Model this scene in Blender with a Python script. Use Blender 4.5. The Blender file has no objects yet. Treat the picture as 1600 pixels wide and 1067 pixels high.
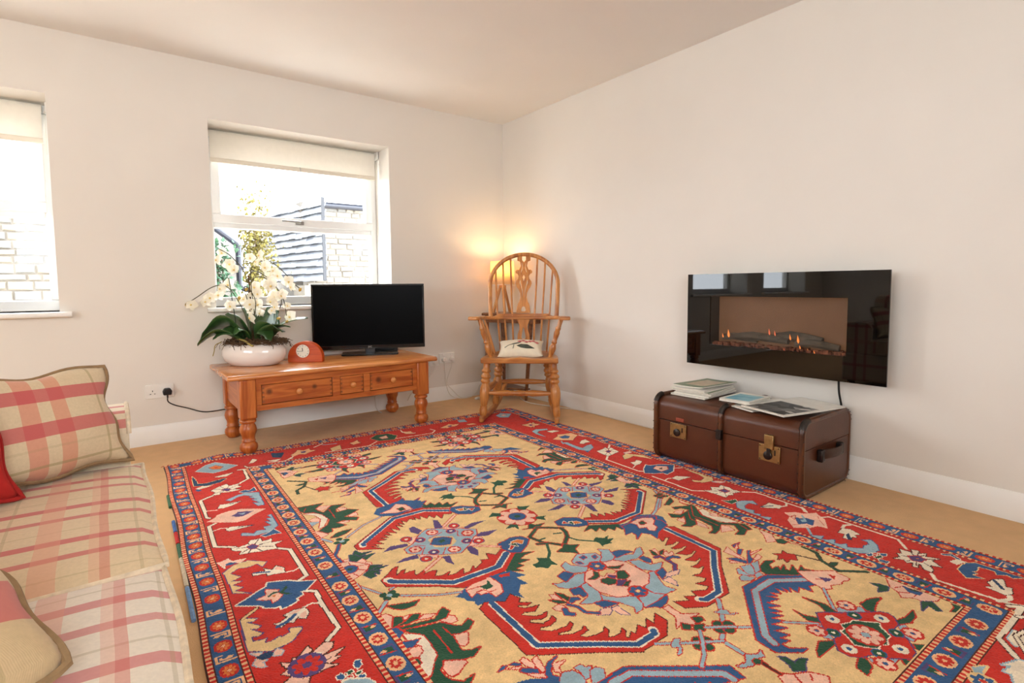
import bpy, bmesh, math, random
import numpy as np
from mathutils import Vector, Matrix
random.seed(7)
SC = bpy.context.scene
COL = SC.collection
PI = math.pi
# ------------------------------------------------------------------ camera
CAM_F, CAM_YAW, CAM_PITCH, CAM_ROLL = 843.536, 0.644272, 0.0720363, -0.008291
CAM_POS = (-2.90539, -3.98654, 0.965787)
CAM_PY = 507.44                      # height of the optical axis in the 1600x1067 frame
cd = bpy.data.cameras.new('camera'); cam = bpy.data.objects.new('camera', cd); COL.objects.link(cam)
cd.sensor_fit = 'HORIZONTAL'; cd.sensor_width = 36.0; cd.lens = 36.0*CAM_F/1600.0
cd.shift_y = -(533.5-CAM_PY)/1600.0; cd.clip_start = 0.02
_f = Vector((math.sin(CAM_YAW)*math.cos(CAM_PITCH), math.cos(CAM_YAW)*math.cos(CAM_PITCH), -math.sin(CAM_PITCH)))
_r = Vector((math.cos(CAM_YAW), -math.sin(CAM_YAW), 0)); _u = _r.cross(_f)
_r2 = _r*math.cos(CAM_ROLL)+_u*math.sin(CAM_ROLL); _u2 = -_r*math.sin(CAM_ROLL)+_u*math.cos(CAM_ROLL)
M = Matrix((( _r2.x, _u2.x, -_f.x, CAM_POS[0]), (_r2.y, _u2.y, -_f.y, CAM_POS[1]), (_r2.z, _u2.z, -_f.z, CAM_POS[2]), (0, 0, 0, 1)))
cam.matrix_world = M
SC.camera = cam
# ------------------------------------------------------------------ overcast sky
W = bpy.data.worlds.new('overcast_sky'); SC.world = W; W.use_nodes = True
bg = W.node_tree.nodes['Background']; bg.inputs[0].default_value = (0.87, 0.935, 1.0, 1); bg.inputs[1].default_value = 3.6
SC.view_settings.view_transform = 'Standard'; SC.view_settings.look = 'None'
SC.view_settings.exposure = 2.15; SC.view_settings.gamma = 1.0; SC.view_settings.use_curve_mapping = False
def portal(loc, rot, sx, sy):        # tells the renderer where the sky comes in: one per window
    l = bpy.data.lights.new('window_portal', 'AREA'); l.shape = 'RECTANGLE'; l.size = sx; l.size_y = sy
    l.cycles.is_portal = True
    o = bpy.data.objects.new('window_portal', l); COL.objects.link(o); o.location = loc; o.rotation_euler = rot
portal((-1.71, 0.36, 1.445), (-PI/2, 0, 0), 1.24, 1.21)
portal((-3.73, 0.36, 1.445), (-PI/2, 0, 0), 1.24, 1.21)
portal((-5.41, 0.36, 1.445), (-PI/2, 0, 0), 1.24, 1.21)
portal((-6.94, -3.65, 1.6), (0, -PI/2, 0), 1.1, 2.5)  # added side window, fill for the foreground
portal((-3.0, -5.64, 1.725), (PI/2, 0, 0), 1.8, .95)  # added window behind the camera, more fill
# ------------------------------------------------------------------ helpers
def lin(r, g, b):
    f = lambda c: (c/255/12.92) if c/255 <= .04045 else ((c/255+.055)/1.055)**2.4
    return (f(r), f(g), f(b), 1)
def newmat(name):
    m = bpy.data.materials.new(name); m.use_nodes = True
    return m, m.node_tree.nodes, m.node_tree.links, m.node_tree.nodes['Principled BSDF']
def mat(name, c, rough=.55, var=.06, scale=8, bump=0, bscale=120, metal=0, spec=.5, coat=0, detail=3, sheen=0):
    m, N, L, B = newmat(name)
    tc = N.new('ShaderNodeTexCoord'); nz = N.new('ShaderNodeTexNoise'); nz.inputs['Scale'].default_value = scale; nz.inputs['Detail'].default_value = detail
    L.new(tc.outputs['Object'], nz.inputs['Vector'])
    rp = N.new('ShaderNodeValToRGB'); a = c[:3]
    rp.color_ramp.elements[0].color = (*[max(0, v*(1-var)) for v in a], 1); rp.color_ramp.elements[1].color = (*[min(1, v*(1+var)) for v in a], 1)
    rp.color_ramp.elements[0].position = .3; rp.color_ramp.elements[1].position = .7
    L.new(nz.outputs['Fac'], rp.inputs[0]); L.new(rp.outputs[0], B.inputs['Base Color'])
    B.inputs['Roughness'].default_value = rough; B.inputs['Metallic'].default_value = metal
    B.inputs['Specular IOR Level'].default_value = spec; B.inputs['Coat Weight'].default_value = coat
    if sheen: B.inputs['Sheen Weight'].default_value = sheen
    if bump:
        n2 = N.new('ShaderNodeTexNoise'); n2.inputs['Scale'].default_value = bscale; n2.inputs['Detail'].default_value = 4
        L.new(tc.outputs['Object'], n2.inputs['Vector'])
        bp = N.new('ShaderNodeBump'); bp.inputs['Strength'].default_value = bump; bp.inputs['Distance'].default_value = .004
        L.new(n2.outputs['Fac'], bp.inputs['Height']); L.new(bp.outputs[0], B.inputs['Normal'])
    return m
def wood(name, c1, c2, axis=0, rough=.35, s=9, knots=(), coat=.15):
    m, N, L, B = newmat(name)
    tc = N.new('ShaderNodeTexCoord'); mp = N.new('ShaderNodeMapping')
    sc = [s, s, s]; sc[axis] = s*.09; mp.inputs['Scale'].default_value = sc
    L.new(tc.outputs['Object'], mp.inputs['Vector'])
    n1 = N.new('ShaderNodeTexNoise'); n1.inputs['Scale'].default_value = 2.2; n1.inputs['Detail'].default_value = 4; n1.inputs['Distortion'].default_value = .6
    L.new(mp.outputs[0], n1.inputs['Vector'])
    wv = N.new('ShaderNodeMath'); wv.operation = 'MULTIPLY'; wv.inputs[1].default_value = 6; L.new(n1.outputs['Fac'], wv.inputs[0])
    fr = N.new('ShaderNodeMath'); fr.operation = 'PINGPONG'; fr.inputs[1].default_value = 1.0; L.new(wv.outputs[0], fr.inputs[0])
    n2 = N.new('ShaderNodeTexNoise'); n2.inputs['Scale'].default_value = 14; n2.inputs['Detail'].default_value = 3; L.new(mp.outputs[0], n2.inputs['Vector'])
    ad = N.new('ShaderNodeMath'); ad.operation = 'MULTIPLY_ADD'; ad.inputs[1].default_value = .55; L.new(fr.outputs[0], ad.inputs[0])
    h = N.new('ShaderNodeMath'); h.operation = 'MULTIPLY'; h.inputs[1].default_value = .45; L.new(n2.outputs['Fac'], h.inputs[0]); L.new(h.outputs[0], ad.inputs[2])
    rp = N.new('ShaderNodeValToRGB'); rp.color_ramp.elements[0].color = c1; rp.color_ramp.elements[1].color = c2
    rp.color_ramp.elements[0].position = .25; rp.color_ramp.elements[1].position = .85
    L.new(ad.outputs[0], rp.inputs[0]); col = rp.outputs[0]
    for (kx, ky, kz, kr) in knots:
        d = N.new('ShaderNodeVectorMath'); d.operation = 'DISTANCE'; d.inputs[1].default_value = (kx, ky, kz); L.new(tc.outputs['Object'], d.inputs[0])
        k2 = N.new('ShaderNodeMapRange'); k2.inputs[1].default_value = kr*.35; k2.inputs[2].default_value = kr; k2.inputs[3].default_value = .8; k2.inputs[4].default_value = 0
        L.new(d.outputs['Value'], k2.inputs[0])
        mx = N.new('ShaderNodeMixRGB'); mx.inputs[2].default_value = lin(70, 34, 14); L.new(k2.outputs[0], mx.inputs[0]); L.new(col, mx.inputs[1]); col = mx.outputs[0]
    L.new(col, B.inputs['Base Color']); B.inputs['Roughness'].default_value = rough; B.inputs['Coat Weight'].default_value = coat; B.inputs['Coat Roughness'].default_value = .2
    bp = N.new('ShaderNodeBump'); bp.inputs['Strength'].default_value = .12; bp.inputs['Distance'].default_value = .002; L.new(ad.outputs[0], bp.inputs['Height']); L.new(bp.outputs[0], B.inputs['Normal'])
    return m
def glass_mat(name, tint=(1, 1, 1), ior=1.45):
    m, N, L, B = newmat(name); out = N['Material Output']; N.remove(B)
    t = N.new('ShaderNodeBsdfTransparent'); t.inputs[0].default_value = (*tint, 1); g = N.new('ShaderNodeBsdfGlossy'); g.inputs['Roughness'].default_value = .02
    fz = N.new('ShaderNodeFresnel'); fz.inputs['IOR'].default_value = ior; 
    ge = N.new('ShaderNodeNewGeometry'); fm = N.new('ShaderNodeMath'); fm.operation = 'MULTIPLY'; iv = N.new('ShaderNodeMath'); iv.operation = 'SUBTRACT'; iv.inputs[0].default_value = 1
    L.new(ge.outputs['Backfacing'], iv.inputs[1]); L.new(fz.outputs[0], fm.inputs[0]); L.new(iv.outputs[0], fm.inputs[1]); mx = N.new('ShaderNodeMixShader'); L.new(fm.outputs[0], mx.inputs[0]); L.new(t.outputs[0], mx.inputs[1]); L.new(g.outputs[0], mx.inputs[2]); L.new(mx.outputs[0], out.inputs[0])
    return m
def emis(name, c, s):
    m, N, L, B = newmat(name); B.inputs['Base Color'].default_value = c; B.inputs['Emission Color'].default_value = c; B.inputs['Emission Strength'].default_value = s
    return m
def stripes(N, L, coord, period, off, items):
    """constant ramp over one repeat: items = (start, end, colour, alpha) in metres"""
    ml = N.new('ShaderNodeMath'); ml.operation = 'MULTIPLY_ADD'; ml.inputs[1].default_value = 1/period; ml.inputs[2].default_value = -off/period; L.new(coord, ml.inputs[0])
    fr = N.new('ShaderNodeMath'); fr.operation = 'FRACT'; L.new(ml.outputs[0], fr.inputs[0])
    rp = N.new('ShaderNodeValToRGB'); cr = rp.color_ramp; cr.interpolation = 'CONSTANT'
    stops = [(0, (0, 0, 0, 0))]
    for s, e, c, a in items:
        stops += [(s/period, (c[0], c[1], c[2], a)), (e/period, (c[0], c[1], c[2], 0))]
    cr.elements[0].position = 0; cr.elements[0].color = stops[0][1]
    cr.elements[1].position = stops[1][0]; cr.elements[1].color = stops[1][1]
    for p, c in stops[2:]:
        el = cr.elements.new(min(p, .9999)); el.color = c
    L.new(fr.outputs[0], rp.inputs[0])
    return rp
def plaid(name, base, au, av, pu, pv, ou, ov, iu, iv):
    m, N, L, B = newmat(name)
    tc = N.new('ShaderNodeTexCoord')
    nz = N.new('ShaderNodeTexNoise'); nz.inputs['Scale'].default_value = 5; L.new(tc.outputs['Object'], nz.inputs['Vector'])
    wb = N.new('ShaderNodeVectorMath'); wb.operation = 'MULTIPLY_ADD'; wb.inputs[1].default_value = (.008, .008, .008); L.new(nz.outputs['Color'], wb.inputs[0]); L.new(tc.outputs['Object'], wb.inputs[2])
    sp = N.new('ShaderNodeSeparateXYZ'); L.new(wb.outputs[0], sp.inputs[0])
    bc = N.new('ShaderNodeTexNoise'); bc.inputs['Scale'].default_value = 160; bc.inputs['Detail'].default_value = 2; L.new(tc.outputs['Object'], bc.inputs['Vector'])
    rp0 = N.new('ShaderNodeValToRGB'); rp0.color_ramp.elements[0].color = (*[v*.88 for v in base[:3]], 1); rp0.color_ramp.elements[1].color = (*[min(1, v*1.08) for v in base[:3]], 1)
    L.new(bc.outputs['Fac'], rp0.inputs[0]); col = rp0.outputs[0]
    for ax, per, off, items in ((au, pu, ou, iu), (av, pv, ov, iv)):
        rp = stripes(N, L, sp.outputs[ax], per, off, items)
        mx = N.new('ShaderNodeMixRGB'); L.new(rp.outputs['Alpha'], mx.inputs[0]); L.new(col, mx.inputs[1]); L.new(rp.outputs['Color'], mx.inputs[2]); col = mx.outputs[0]
    L.new(col, B.inputs['Base Color']); B.inputs['Roughness'].default_value = .9; B.inputs['Specular IOR Level'].default_value = .15; B.inputs['Sheen Weight'].default_value = .15
    wv = N.new('ShaderNodeTexWave'); wv.inputs['Scale'].default_value = 190; wv.bands_direction = 'DIAGONAL'; L.new(tc.outputs['Object'], wv.inputs['Vector'])
    bp = N.new('ShaderNodeBump'); bp.inputs['Strength'].default_value = .16; bp.inputs['Distance'].default_value = .001; L.new(wv.outputs['Fac'], bp.inputs['Height']); L.new(bp.outputs[0], B.inputs['Normal'])
    return m
# ---- geometry
class MB:
    def __init__(s): s.v = []; s.f = []
    def add(s, v, f):
        o = len(s.v); s.v += [tuple(p) for p in v]; s.f += [tuple(i+o for i in q) for q in f]; return s
    def box(s, x0, x1, y0, y1, z0, z1):
        return s.add([(x0, y0, z0), (x1, y0, z0), (x1, y1, z0), (x0, y1, z0), (x0, y0, z1), (x1, y0, z1), (x1, y1, z1), (x0, y1, z1)],
                     [(3, 2, 1, 0), (4, 5, 6, 7), (0, 1, 5, 4), (1, 2, 6, 5), (2, 3, 7, 6), (3, 0, 4, 7)])
    def lathe(s, prof, n=20, c=(0, 0, 0), mat4=None):
        v = []; f = []
        for r, z in prof:
            for i in range(n):
                a = 2*PI*i/n; v.append(Vector((r*math.cos(a), r*math.sin(a), z)))
        k = len(prof)
        for j in range(k-1):
            for i in range(n): f.append((j*n+i, j*n+(i+1) % n, (j+1)*n+(i+1) % n, (j+1)*n+i))
        f.append(tuple(range(n-1, -1, -1))); f.append(tuple((k-1)*n+i for i in range(n)))
        if mat4 is not None: v = [mat4 @ p for p in v]
        return s.add([(p[0]+c[0], p[1]+c[1], p[2]+c[2]) for p in v], f)
    def turned(s, p0, p1, prof, n=16):
        """lathe profile (r, t in 0..1) along the segment p0-p1"""
        p0, p1 = Vector(p0), Vector(p1); d = p1-p0; q = Vector((0, 0, 1)).rotation_difference(d.normalized())
        return s.lathe([(r, t*d.length) for r, t in prof], n, mat4=Matrix.Translation(p0) @ q.to_matrix().to_4x4())
    def tube(s, pts, r, n=8, closed=False, sx=1.0, sy=1.0, up=None):
        P = [Vector(p) for p in pts]; m = len(P); rr = r if isinstance(r, (list, tuple)) else [r]*m
        v = []; f = []; prev = None
        for i in range(m):
            if closed: t = P[(i+1) % m]-P[i-1]
            else: t = P[min(i+1, m-1)]-P[max(i-1, 0)]
            t.normalize()
            if up is not None: a = Vector(up)
            elif prev is None: a = Vector((0, 0, 1)) if abs(t.z) < .9 else Vector((1, 0, 0))
            else: a = prev
            x = a.cross(t)
            if x.length < 1e-6: x = Vector((1, 0, 0)).cross(t)
            x.normalize(); y = t.cross(x); prev = y
            for k in range(n):
                an = 2*PI*(k+.5)/n; v.append(P[i]+x*(math.cos(an)*rr[i]*sx)+y*(math.sin(an)*rr[i]*sy))
        seg = m if closed else m-1
        for i in range(seg):
            j = (i+1) % m
            for k in range(n): f.append((i*n+k, i*n+(k+1) % n, j*n+(k+1) % n, j*n+k))
        if not closed: f.append(tuple(range(n-1, -1, -1))); f.append(tuple((m-1)*n+k for k in range(n)))
        return s.add(v, f)
    def prism(s, poly, h0, h1, T=lambda x, y, h: (x, y, h)):
        n = len(poly)
        v = [T(x, y, h0) for x, y in poly]+[T(x, y, h1) for x, y in poly]
        return s.add(v, [tuple(range(n-1, -1, -1)), tuple(range(n, 2*n))]+[(i, (i+1) % n, n+(i+1) % n, n+i) for i in range(n)])
    def xf(s, Mx): s.v = [tuple(Mx @ Vector(p)) for p in s.v]; return s
    def mesh(s, name, smooth=35, weld=False):
        me = bpy.data.meshes.new(name); me.from_pydata(s.v, [], s.f); me.update()
        bm = bmesh.new(); bm.from_mesh(me)
        if weld: bmesh.ops.remove_doubles(bm, verts=bm.verts, dist=1e-5)
        bmesh.ops.recalc_face_normals(bm, faces=bm.faces); bm.to_mesh(me); bm.free()
        if smooth:
            me.shade_smooth(); me.set_sharp_from_angle(angle=math.radians(smooth))
        return me
    def build(s, name, m, parent=None, bevel=0, seg=2, smooth=35, weld=False):
        return obj(name, s.mesh(name, smooth, weld), m, parent, bevel, seg)
def obj(name, me, m=None, parent=None, bevel=0, seg=2):
    o = bpy.data.objects.new(name, me); COL.objects.link(o)
    if m is not None:
        me.materials.clear(); me.materials.append(m)
    if parent is not None: o.parent = parent
    if bevel:
        b = o.modifiers.new('bevel', 'BEVEL'); b.width = bevel; b.segments = seg; b.limit_method = 'ANGLE'; b.angle_limit = math.radians(40); b.harden_normals = False
    return o
def tag(o, label, cat, group=None, kind=None):
    if label: o['label'] = label
    if cat: o['category'] = cat
    if group: o['group'] = group
    if kind: o['kind'] = kind
    return o
def thing(name, label, cat, loc=(0, 0, 0), rz=0, group=None):
    o = bpy.data.objects.new(name, None); COL.objects.link(o); o.location = loc; o.rotation_euler = (0, 0, rz); o.empty_display_size = .05
    return tag(o, label, cat, group)
def struct(o): o['kind'] = 'structure'; return o
def copy_tree(o, parent=None):
    c = o.copy(); COL.objects.link(c); c.parent = parent
    for ch in list(o.children): copy_tree(ch, c)
    return c
def smoothpath(P, n=8, closed=False):
    P = [Vector(p) for p in P]; out = []; m = len(P)
    for i in range(m if closed else m-1):
        g = (lambda k: P[k % m]) if closed else (lambda k: P[min(max(k, 0), m-1)])
        a, b, c, d = g(i-1), g(i), g(i+1), g(i+2)
        for k in range(n):
            t = k/n; out.append(.5*((2*b)+(c-a)*t+(2*a-5*b+4*c-d)*t*t+(3*b-a-3*c+d)*t**3))
    if not closed: out.append(P[-1])
    return out
def rrect(x0, x1, y0, y1, r, n=5):
    out = []
    for cx, cy, a0 in ((x1-r, y1-r, 0), (x0+r, y1-r, PI/2), (x0+r, y0+r, PI), (x1-r, y0+r, 1.5*PI)):
        for k in range(n+1):
            a = a0+k*PI/2/n; out.append((cx+r*math.cos(a), cy+r*math.sin(a)))
    return out
def pad(w, h, t, n=22, pinch=.5, wav=.0, seed=1, rnd_=0):
    """cushion standing in its own x-z plane, thickness along y, edges drawn in between the corners"""
    rnd = random.Random(seed); ph = [rnd.uniform(0, 6.28) for _ in range(6)]
    b = MB(); rim = {}
    def P(i, j, s):
        u = -1+2*i/n; v = -1+2*j/n
        th = (max(0, 1-abs(u)**2.6)*max(0, 1-abs(v)**2.6))**.5
        x = u*w/2*(1-pinch*.09*(1-v*v)*abs(u)**3); z = v*h/2*(1-pinch*.09*(1-u*u)*abs(v)**3)
        x *= math.sqrt(1-rnd_*v*v); z *= math.sqrt(1-rnd_*u*u)
        x += wav*math.sin(v*7+ph[0])*abs(u)**4; z += wav*math.sin(u*7+ph[1])*abs(v)**4
        y = s*t/2*th*(1+.05*math.sin(u*5+ph[2])*math.sin(v*4+ph[3]))+wav*1.2*math.sin(u*4+v*3+ph[4])*max(abs(u), abs(v))**4
        return (x, y, z)
    for s in (-1, 1):
        v = [P(i, j, s) for j in range(n+1) for i in range(n+1)]
        b.add(v, [(j*(n+1)+i, j*(n+1)+i+1, (j+1)*(n+1)+i+1, (j+1)*(n+1)+i) for j in range(n) for i in range(n)])
    edge = [P(i, 0, 0) for i in range(n)]+[P(n, j, 0) for j in range(n)]+[P(i, n, 0) for i in range(n, 0, -1)]+[P(0, j, 0) for j in range(n, 0, -1)]
    return b, edge

RW, RL, KN = 2.300, 3.404, 0.0033
def rug_pattern(DATA):
    nx, ny = int(round(RW/KN)), int(round(RL/KN))
    keys = 'rgyblpwvdokt'
    ix = {k: i for i, k in enumerate(keys)}
    img = np.full((ny, nx), ix['r'], np.uint8)
    gx = (np.arange(nx)+.5)*KN*1000; gy = (np.arange(ny)+.5)*KN*1000
    def box(p, m):
        x0 = max(0, int((p[:, 0].min()-m)/(KN*1000))); x1 = min(nx, int((p[:, 0].max()+m)/(KN*1000))+2)
        y0 = max(0, int((p[:, 1].min()-m)/(KN*1000))); y1 = min(ny, int((p[:, 1].max()+m)/(KN*1000))+2)
        return x0, x1, y0, y1
    def fill(p, c):
        x0, x1, y0, y1 = box(p, 2)
        if x0 >= x1 or y0 >= y1: return
        X = gx[None, x0:x1]; Y = gy[y0:y1, None]
        ins = np.zeros((y1-y0, x1-x0), bool)
        q = np.roll(p, -1, 0)
        for (ax, ay), (bx_, by_) in zip(p, q):
            if ay == by_: continue
            ins ^= ((ay > Y) != (by_ > Y)) & (X < (bx_-ax)*(Y-ay)/(by_-ay)+ax)
        img[y0:y1, x0:x1][ins] = ix[c]
    def stroke(p, hw, c, closed=False):
        q = np.vstack([p, p[:1]]) if closed else p
        for a, b in zip(q[:-1], q[1:]):
            x0, x1, y0, y1 = box(np.array([a, b]), hw)
            if x0 >= x1 or y0 >= y1: continue
            X = gx[None, x0:x1]-a[0]; Y = gy[y0:y1, None]-a[1]
            d = b-a; L2 = max(1e-6, d@d)
            t = np.clip((X*d[0]+Y*d[1])/L2, 0, 1)
            img[y0:y1, x0:x1][(X-t*d[0])**2+(Y-t*d[1])**2 < hw*hw] = ix[c]
    def disc(x, y, rx, ry, c, rot=0, n=14):
        a = np.arange(n)*2*math.pi/n
        ca, sa = math.cos(rot), math.sin(rot)
        ex, ey = rx*np.cos(a), ry*np.sin(a)
        fill(np.stack([x+ex*ca-ey*sa, y+ex*sa+ey*ca], -1), c)
    def rosette(x, y, r, ry, n, c, cc, o):
        if n <= 1:
            if o != '-': disc(x, y, r+4, ry+4, o)
            disc(x, y, r, ry, c); disc(x, y, r*.36, ry*.36, cc); return
        disc(x, y, r+5, ry+5, o if o != '-' else cc)
        k = ry/r
        for i in range(n):
            a = (i+.5)*2*math.pi/n
            pr = r*math.sin(math.pi/n)*.98
            disc(x+r*.63*math.cos(a), y+k*r*.63*math.sin(a), r*.36, max(3, pr*.66), c, math.atan2(k*math.sin(a), math.cos(a)), 10)
        disc(x, y, r*.27, ry*.27, cc)
    def rect(x0, x1, y0, y1, c):
        k = KN*1000
        img[max(0, int(round(y0/k))):int(round(y1/k)), max(0, int(round(x0/k))):int(round(x1/k))] = ix[c]
    W, L = RW*1000, RL*1000
    # frames: (left, right, back, front) offsets of each stripe
    frame = rect
    def dashes(l, r, b, f, w, off=0):
        # a frame of red and cream dashes, w wide, dark lines on both sides
        frame(l-3, r+3, b-3, f+3, 'd')
        frame(l, r, b, f, 'r')
        p = 18
        s = l
        while s < r:
            for (y0, y1) in ((b, b+w), (f-w, f)): rect(s, s+8, y0, y1, 'k')
            s += p
        s = b
        while s < f:
            for (x0, x1) in ((l, l+w), (r-w, r)): rect(x0, x1, s, s+8, 'k')
            s += p
    frame(0, W, 0, L, 'd')
    dashes(4, W-4, 4, L-4, 12)
    frame(16, W-16, 16, L-16, 'd'); frame(19, W-19, 19, L-19, 'b')
    dashes(76, 2214, 76, 3312, 12)
    frame(88, 2202, 88, 3300, 'd'); frame(92, 2198, 92, 3296, 'r')
    dashes(350, 1940, 318, 3045, 12)
    frame(362, 1928, 330, 3033, 'd'); frame(366, 1924, 334, 3029, 'b')
    dashes(426, 1857, 394, 2962, 12)
    frame(438, 1845, 406, 2950, 'd'); frame(442, 1841, 410, 2946, 'y')
    # guard stripes: rosettes and hooks
    def hook(x, y, ang, c1, c2, big):
        ca, sa = math.cos(ang), math.sin(ang)
        T = lambda P: np.array([[x+px*ca-py*sa, y+px*sa+py*ca] for px, py in P], float)
        if big:
            stroke(T([(-22, -14), (22, -14), (22, 14), (8, 14)]), 2.6, c1); stroke(T([(-14, -4), (12, -4), (12, 5)]), 2.6, c1)
        else:
            stroke(T([(-4, -17), (22, -17), (22, 17)]), 2.6, 'v'); fill(T([(-16, -8), (16, -12), (16, 12), (-2, 8)]), 'g'); stroke(T([(-20, 8), (18, 14)]), 2.5, 'r')
        fill(T([(-20, 0), (-8, -6), (2, 0), (-8, 7)]), c2)
    def guard(kind, horiz, fixed, positions):
        for i, s in enumerate(positions):
            x, y = (s, fixed) if horiz else (fixed, s)
            rx, ry = (28, 22) if horiz else (22, 27)
            if kind == 'out': 
                rosette(x, y, rx-4, ry-4, 8, 'o', 'k', 'r')
            else:
                disc(x, y, rx+3, ry+3, 'k'); rosette(x, y, rx-4, ry-4, 8, 'r', 'k', 'k')
            if i+1 < len(positions):
                m = (s+positions[i+1])/2
                hx, hy = (m, fixed) if horiz else (fixed, m)
                ang = (0 if horiz else math.pi/2)+(math.pi if i % 2 else 0)+(math.pi/2 if horiz else -math.pi/2)
                hook(hx, hy, ang, 'k' if kind == 'out' else 'v', 'k', kind == 'out')
    ar = lambda a, b, n: list(np.linspace(a, b, n))
    guard('out', False, 48, [45, 148, 256, 363, 466, 559, 667, 769, 868, 961, 1059, 1148, 1242, 1342, 1456, 1577, 1740, 1844, 1957]+ar(2070, 3360, 13))
    guard('out', False, 2247, ar(48, 3340, 31)); guard('out', True, 48, ar(150, 2150, 20)); guard('out', True, 3352, ar(150, 2150, 19))
    guard('in', False, 392, [360, 465, 570, 672, 772, 872, 972, 1070, 1160, 1261, 1359, 1464, 1582, 1742, 1840, 1947, 2064, 2181]+ar(2298, 2995, 7))
    guard('in', False, 1891, ar(364, 1172, 8)+ar(1279, 2995, 17)); guard('in', True, 364, ar(500, 1790, 13)); guard('in', True, 2995, [488, 610, 735, 860, 985, 1110, 1235, 1390, 1519, 1641, 1770])
    # traced motifs
    G = {}; cur = None
    for ln in DATA.strip().split('\n'):
        if ln[0] == '#': cur = G.setdefault(ln[1:], []); continue
        t = ln.split(); n = [float(v) for v in t[4:]]
        cur.append((t[0], t[1], t[2], float(t[3]), n))
    def draw(g, M=None, clip=None):
        M = M or (lambda p: p)
        for k, c, o, w, n in G[g]:
            if k == 'F':
                p = M(np.array([n[:2]])); rosette(p[0, 0], p[0, 1], w, n[3], int(n[2]), c[0], c[1], o); continue
            p = M(np.array(n).reshape(-1, 2))
            if k == 'P':
                if o != '-': stroke(p, max(w*.8, 2.9), o, True)
                fill(p, c)
            else:
                if o != '-': stroke(p, w/2+3.2, o)
                stroke(p, w/2, c)
    def far(dx=0, dy=0, sx=1, k=.95):
        return lambda p: np.stack([2320-p[:, 0]+dx, 1649-(p[:, 1]-1649)*k+dy], -1)
    def mir(dx=0, dy=0):
        return lambda p: np.stack([2310-p[:, 0]+dx, p[:, 1]+dy], -1)
    def mirfar(dx=0, dy=0, k=.95):
        return lambda p: np.stack([p[:, 0]+dx, 1649-(p[:, 1]-1649)*k+dy], -1)
    inner = img.copy()
    order = ['GE', 'NL', 'BL', 'NR', 'NR2', 'B2x', 'R3', 'HF', 'GM', 'GF', 'P1u', 'P1', 'SC', 'BR', 'CT']
    FAR = {'NL': far(), 'BL': far(), 'NR': far(), 'NR2': far(), 'B2x': far(), 'R3': far(-30, 0), 'GM': far(), 'GF': far(), 'BR': far()}
    for g in ['BL', 'NR2', 'R3', 'GF', 'NL', 'NR', 'B2x', 'BR']: draw(g, FAR[g])
    draw('R3', mirfar(55, 5)); draw('R3', mir()); draw('HF', far()); draw('HF', mir()); draw('HF', mirfar())
    draw('P1u', far(0, 0, 1, 1)); draw('P1', far(0, 0, 1, 1)); draw('SC', far(0, 0, 1, 1))
    for g in order: draw(g)
    # keep field motifs inside the field
    msk = np.zeros_like(img, bool); K3 = KN*1000
    msk[int(410/K3):int(2946/K3), int(442/K3):int(1841/K3)] = True
    img[~msk] = inner[~msk]
    inner = img.copy()
    for g in ['BDL', 'BDR', 'BDB', 'BDX']: draw(g)
    draw('BDB', lambda p: np.stack([W-p[:, 0], L-p[:, 1]], -1)); 
    msk = np.zeros_like(img, bool); msk[int(92/K3):int(3296/K3), int(92/K3):int(2198/K3)] = True
    msk[int(318/K3):int(3045/K3), int(350/K3):int(1940/K3)] = False
    img[~msk] = inner[~msk]
    return img, keys
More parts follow.
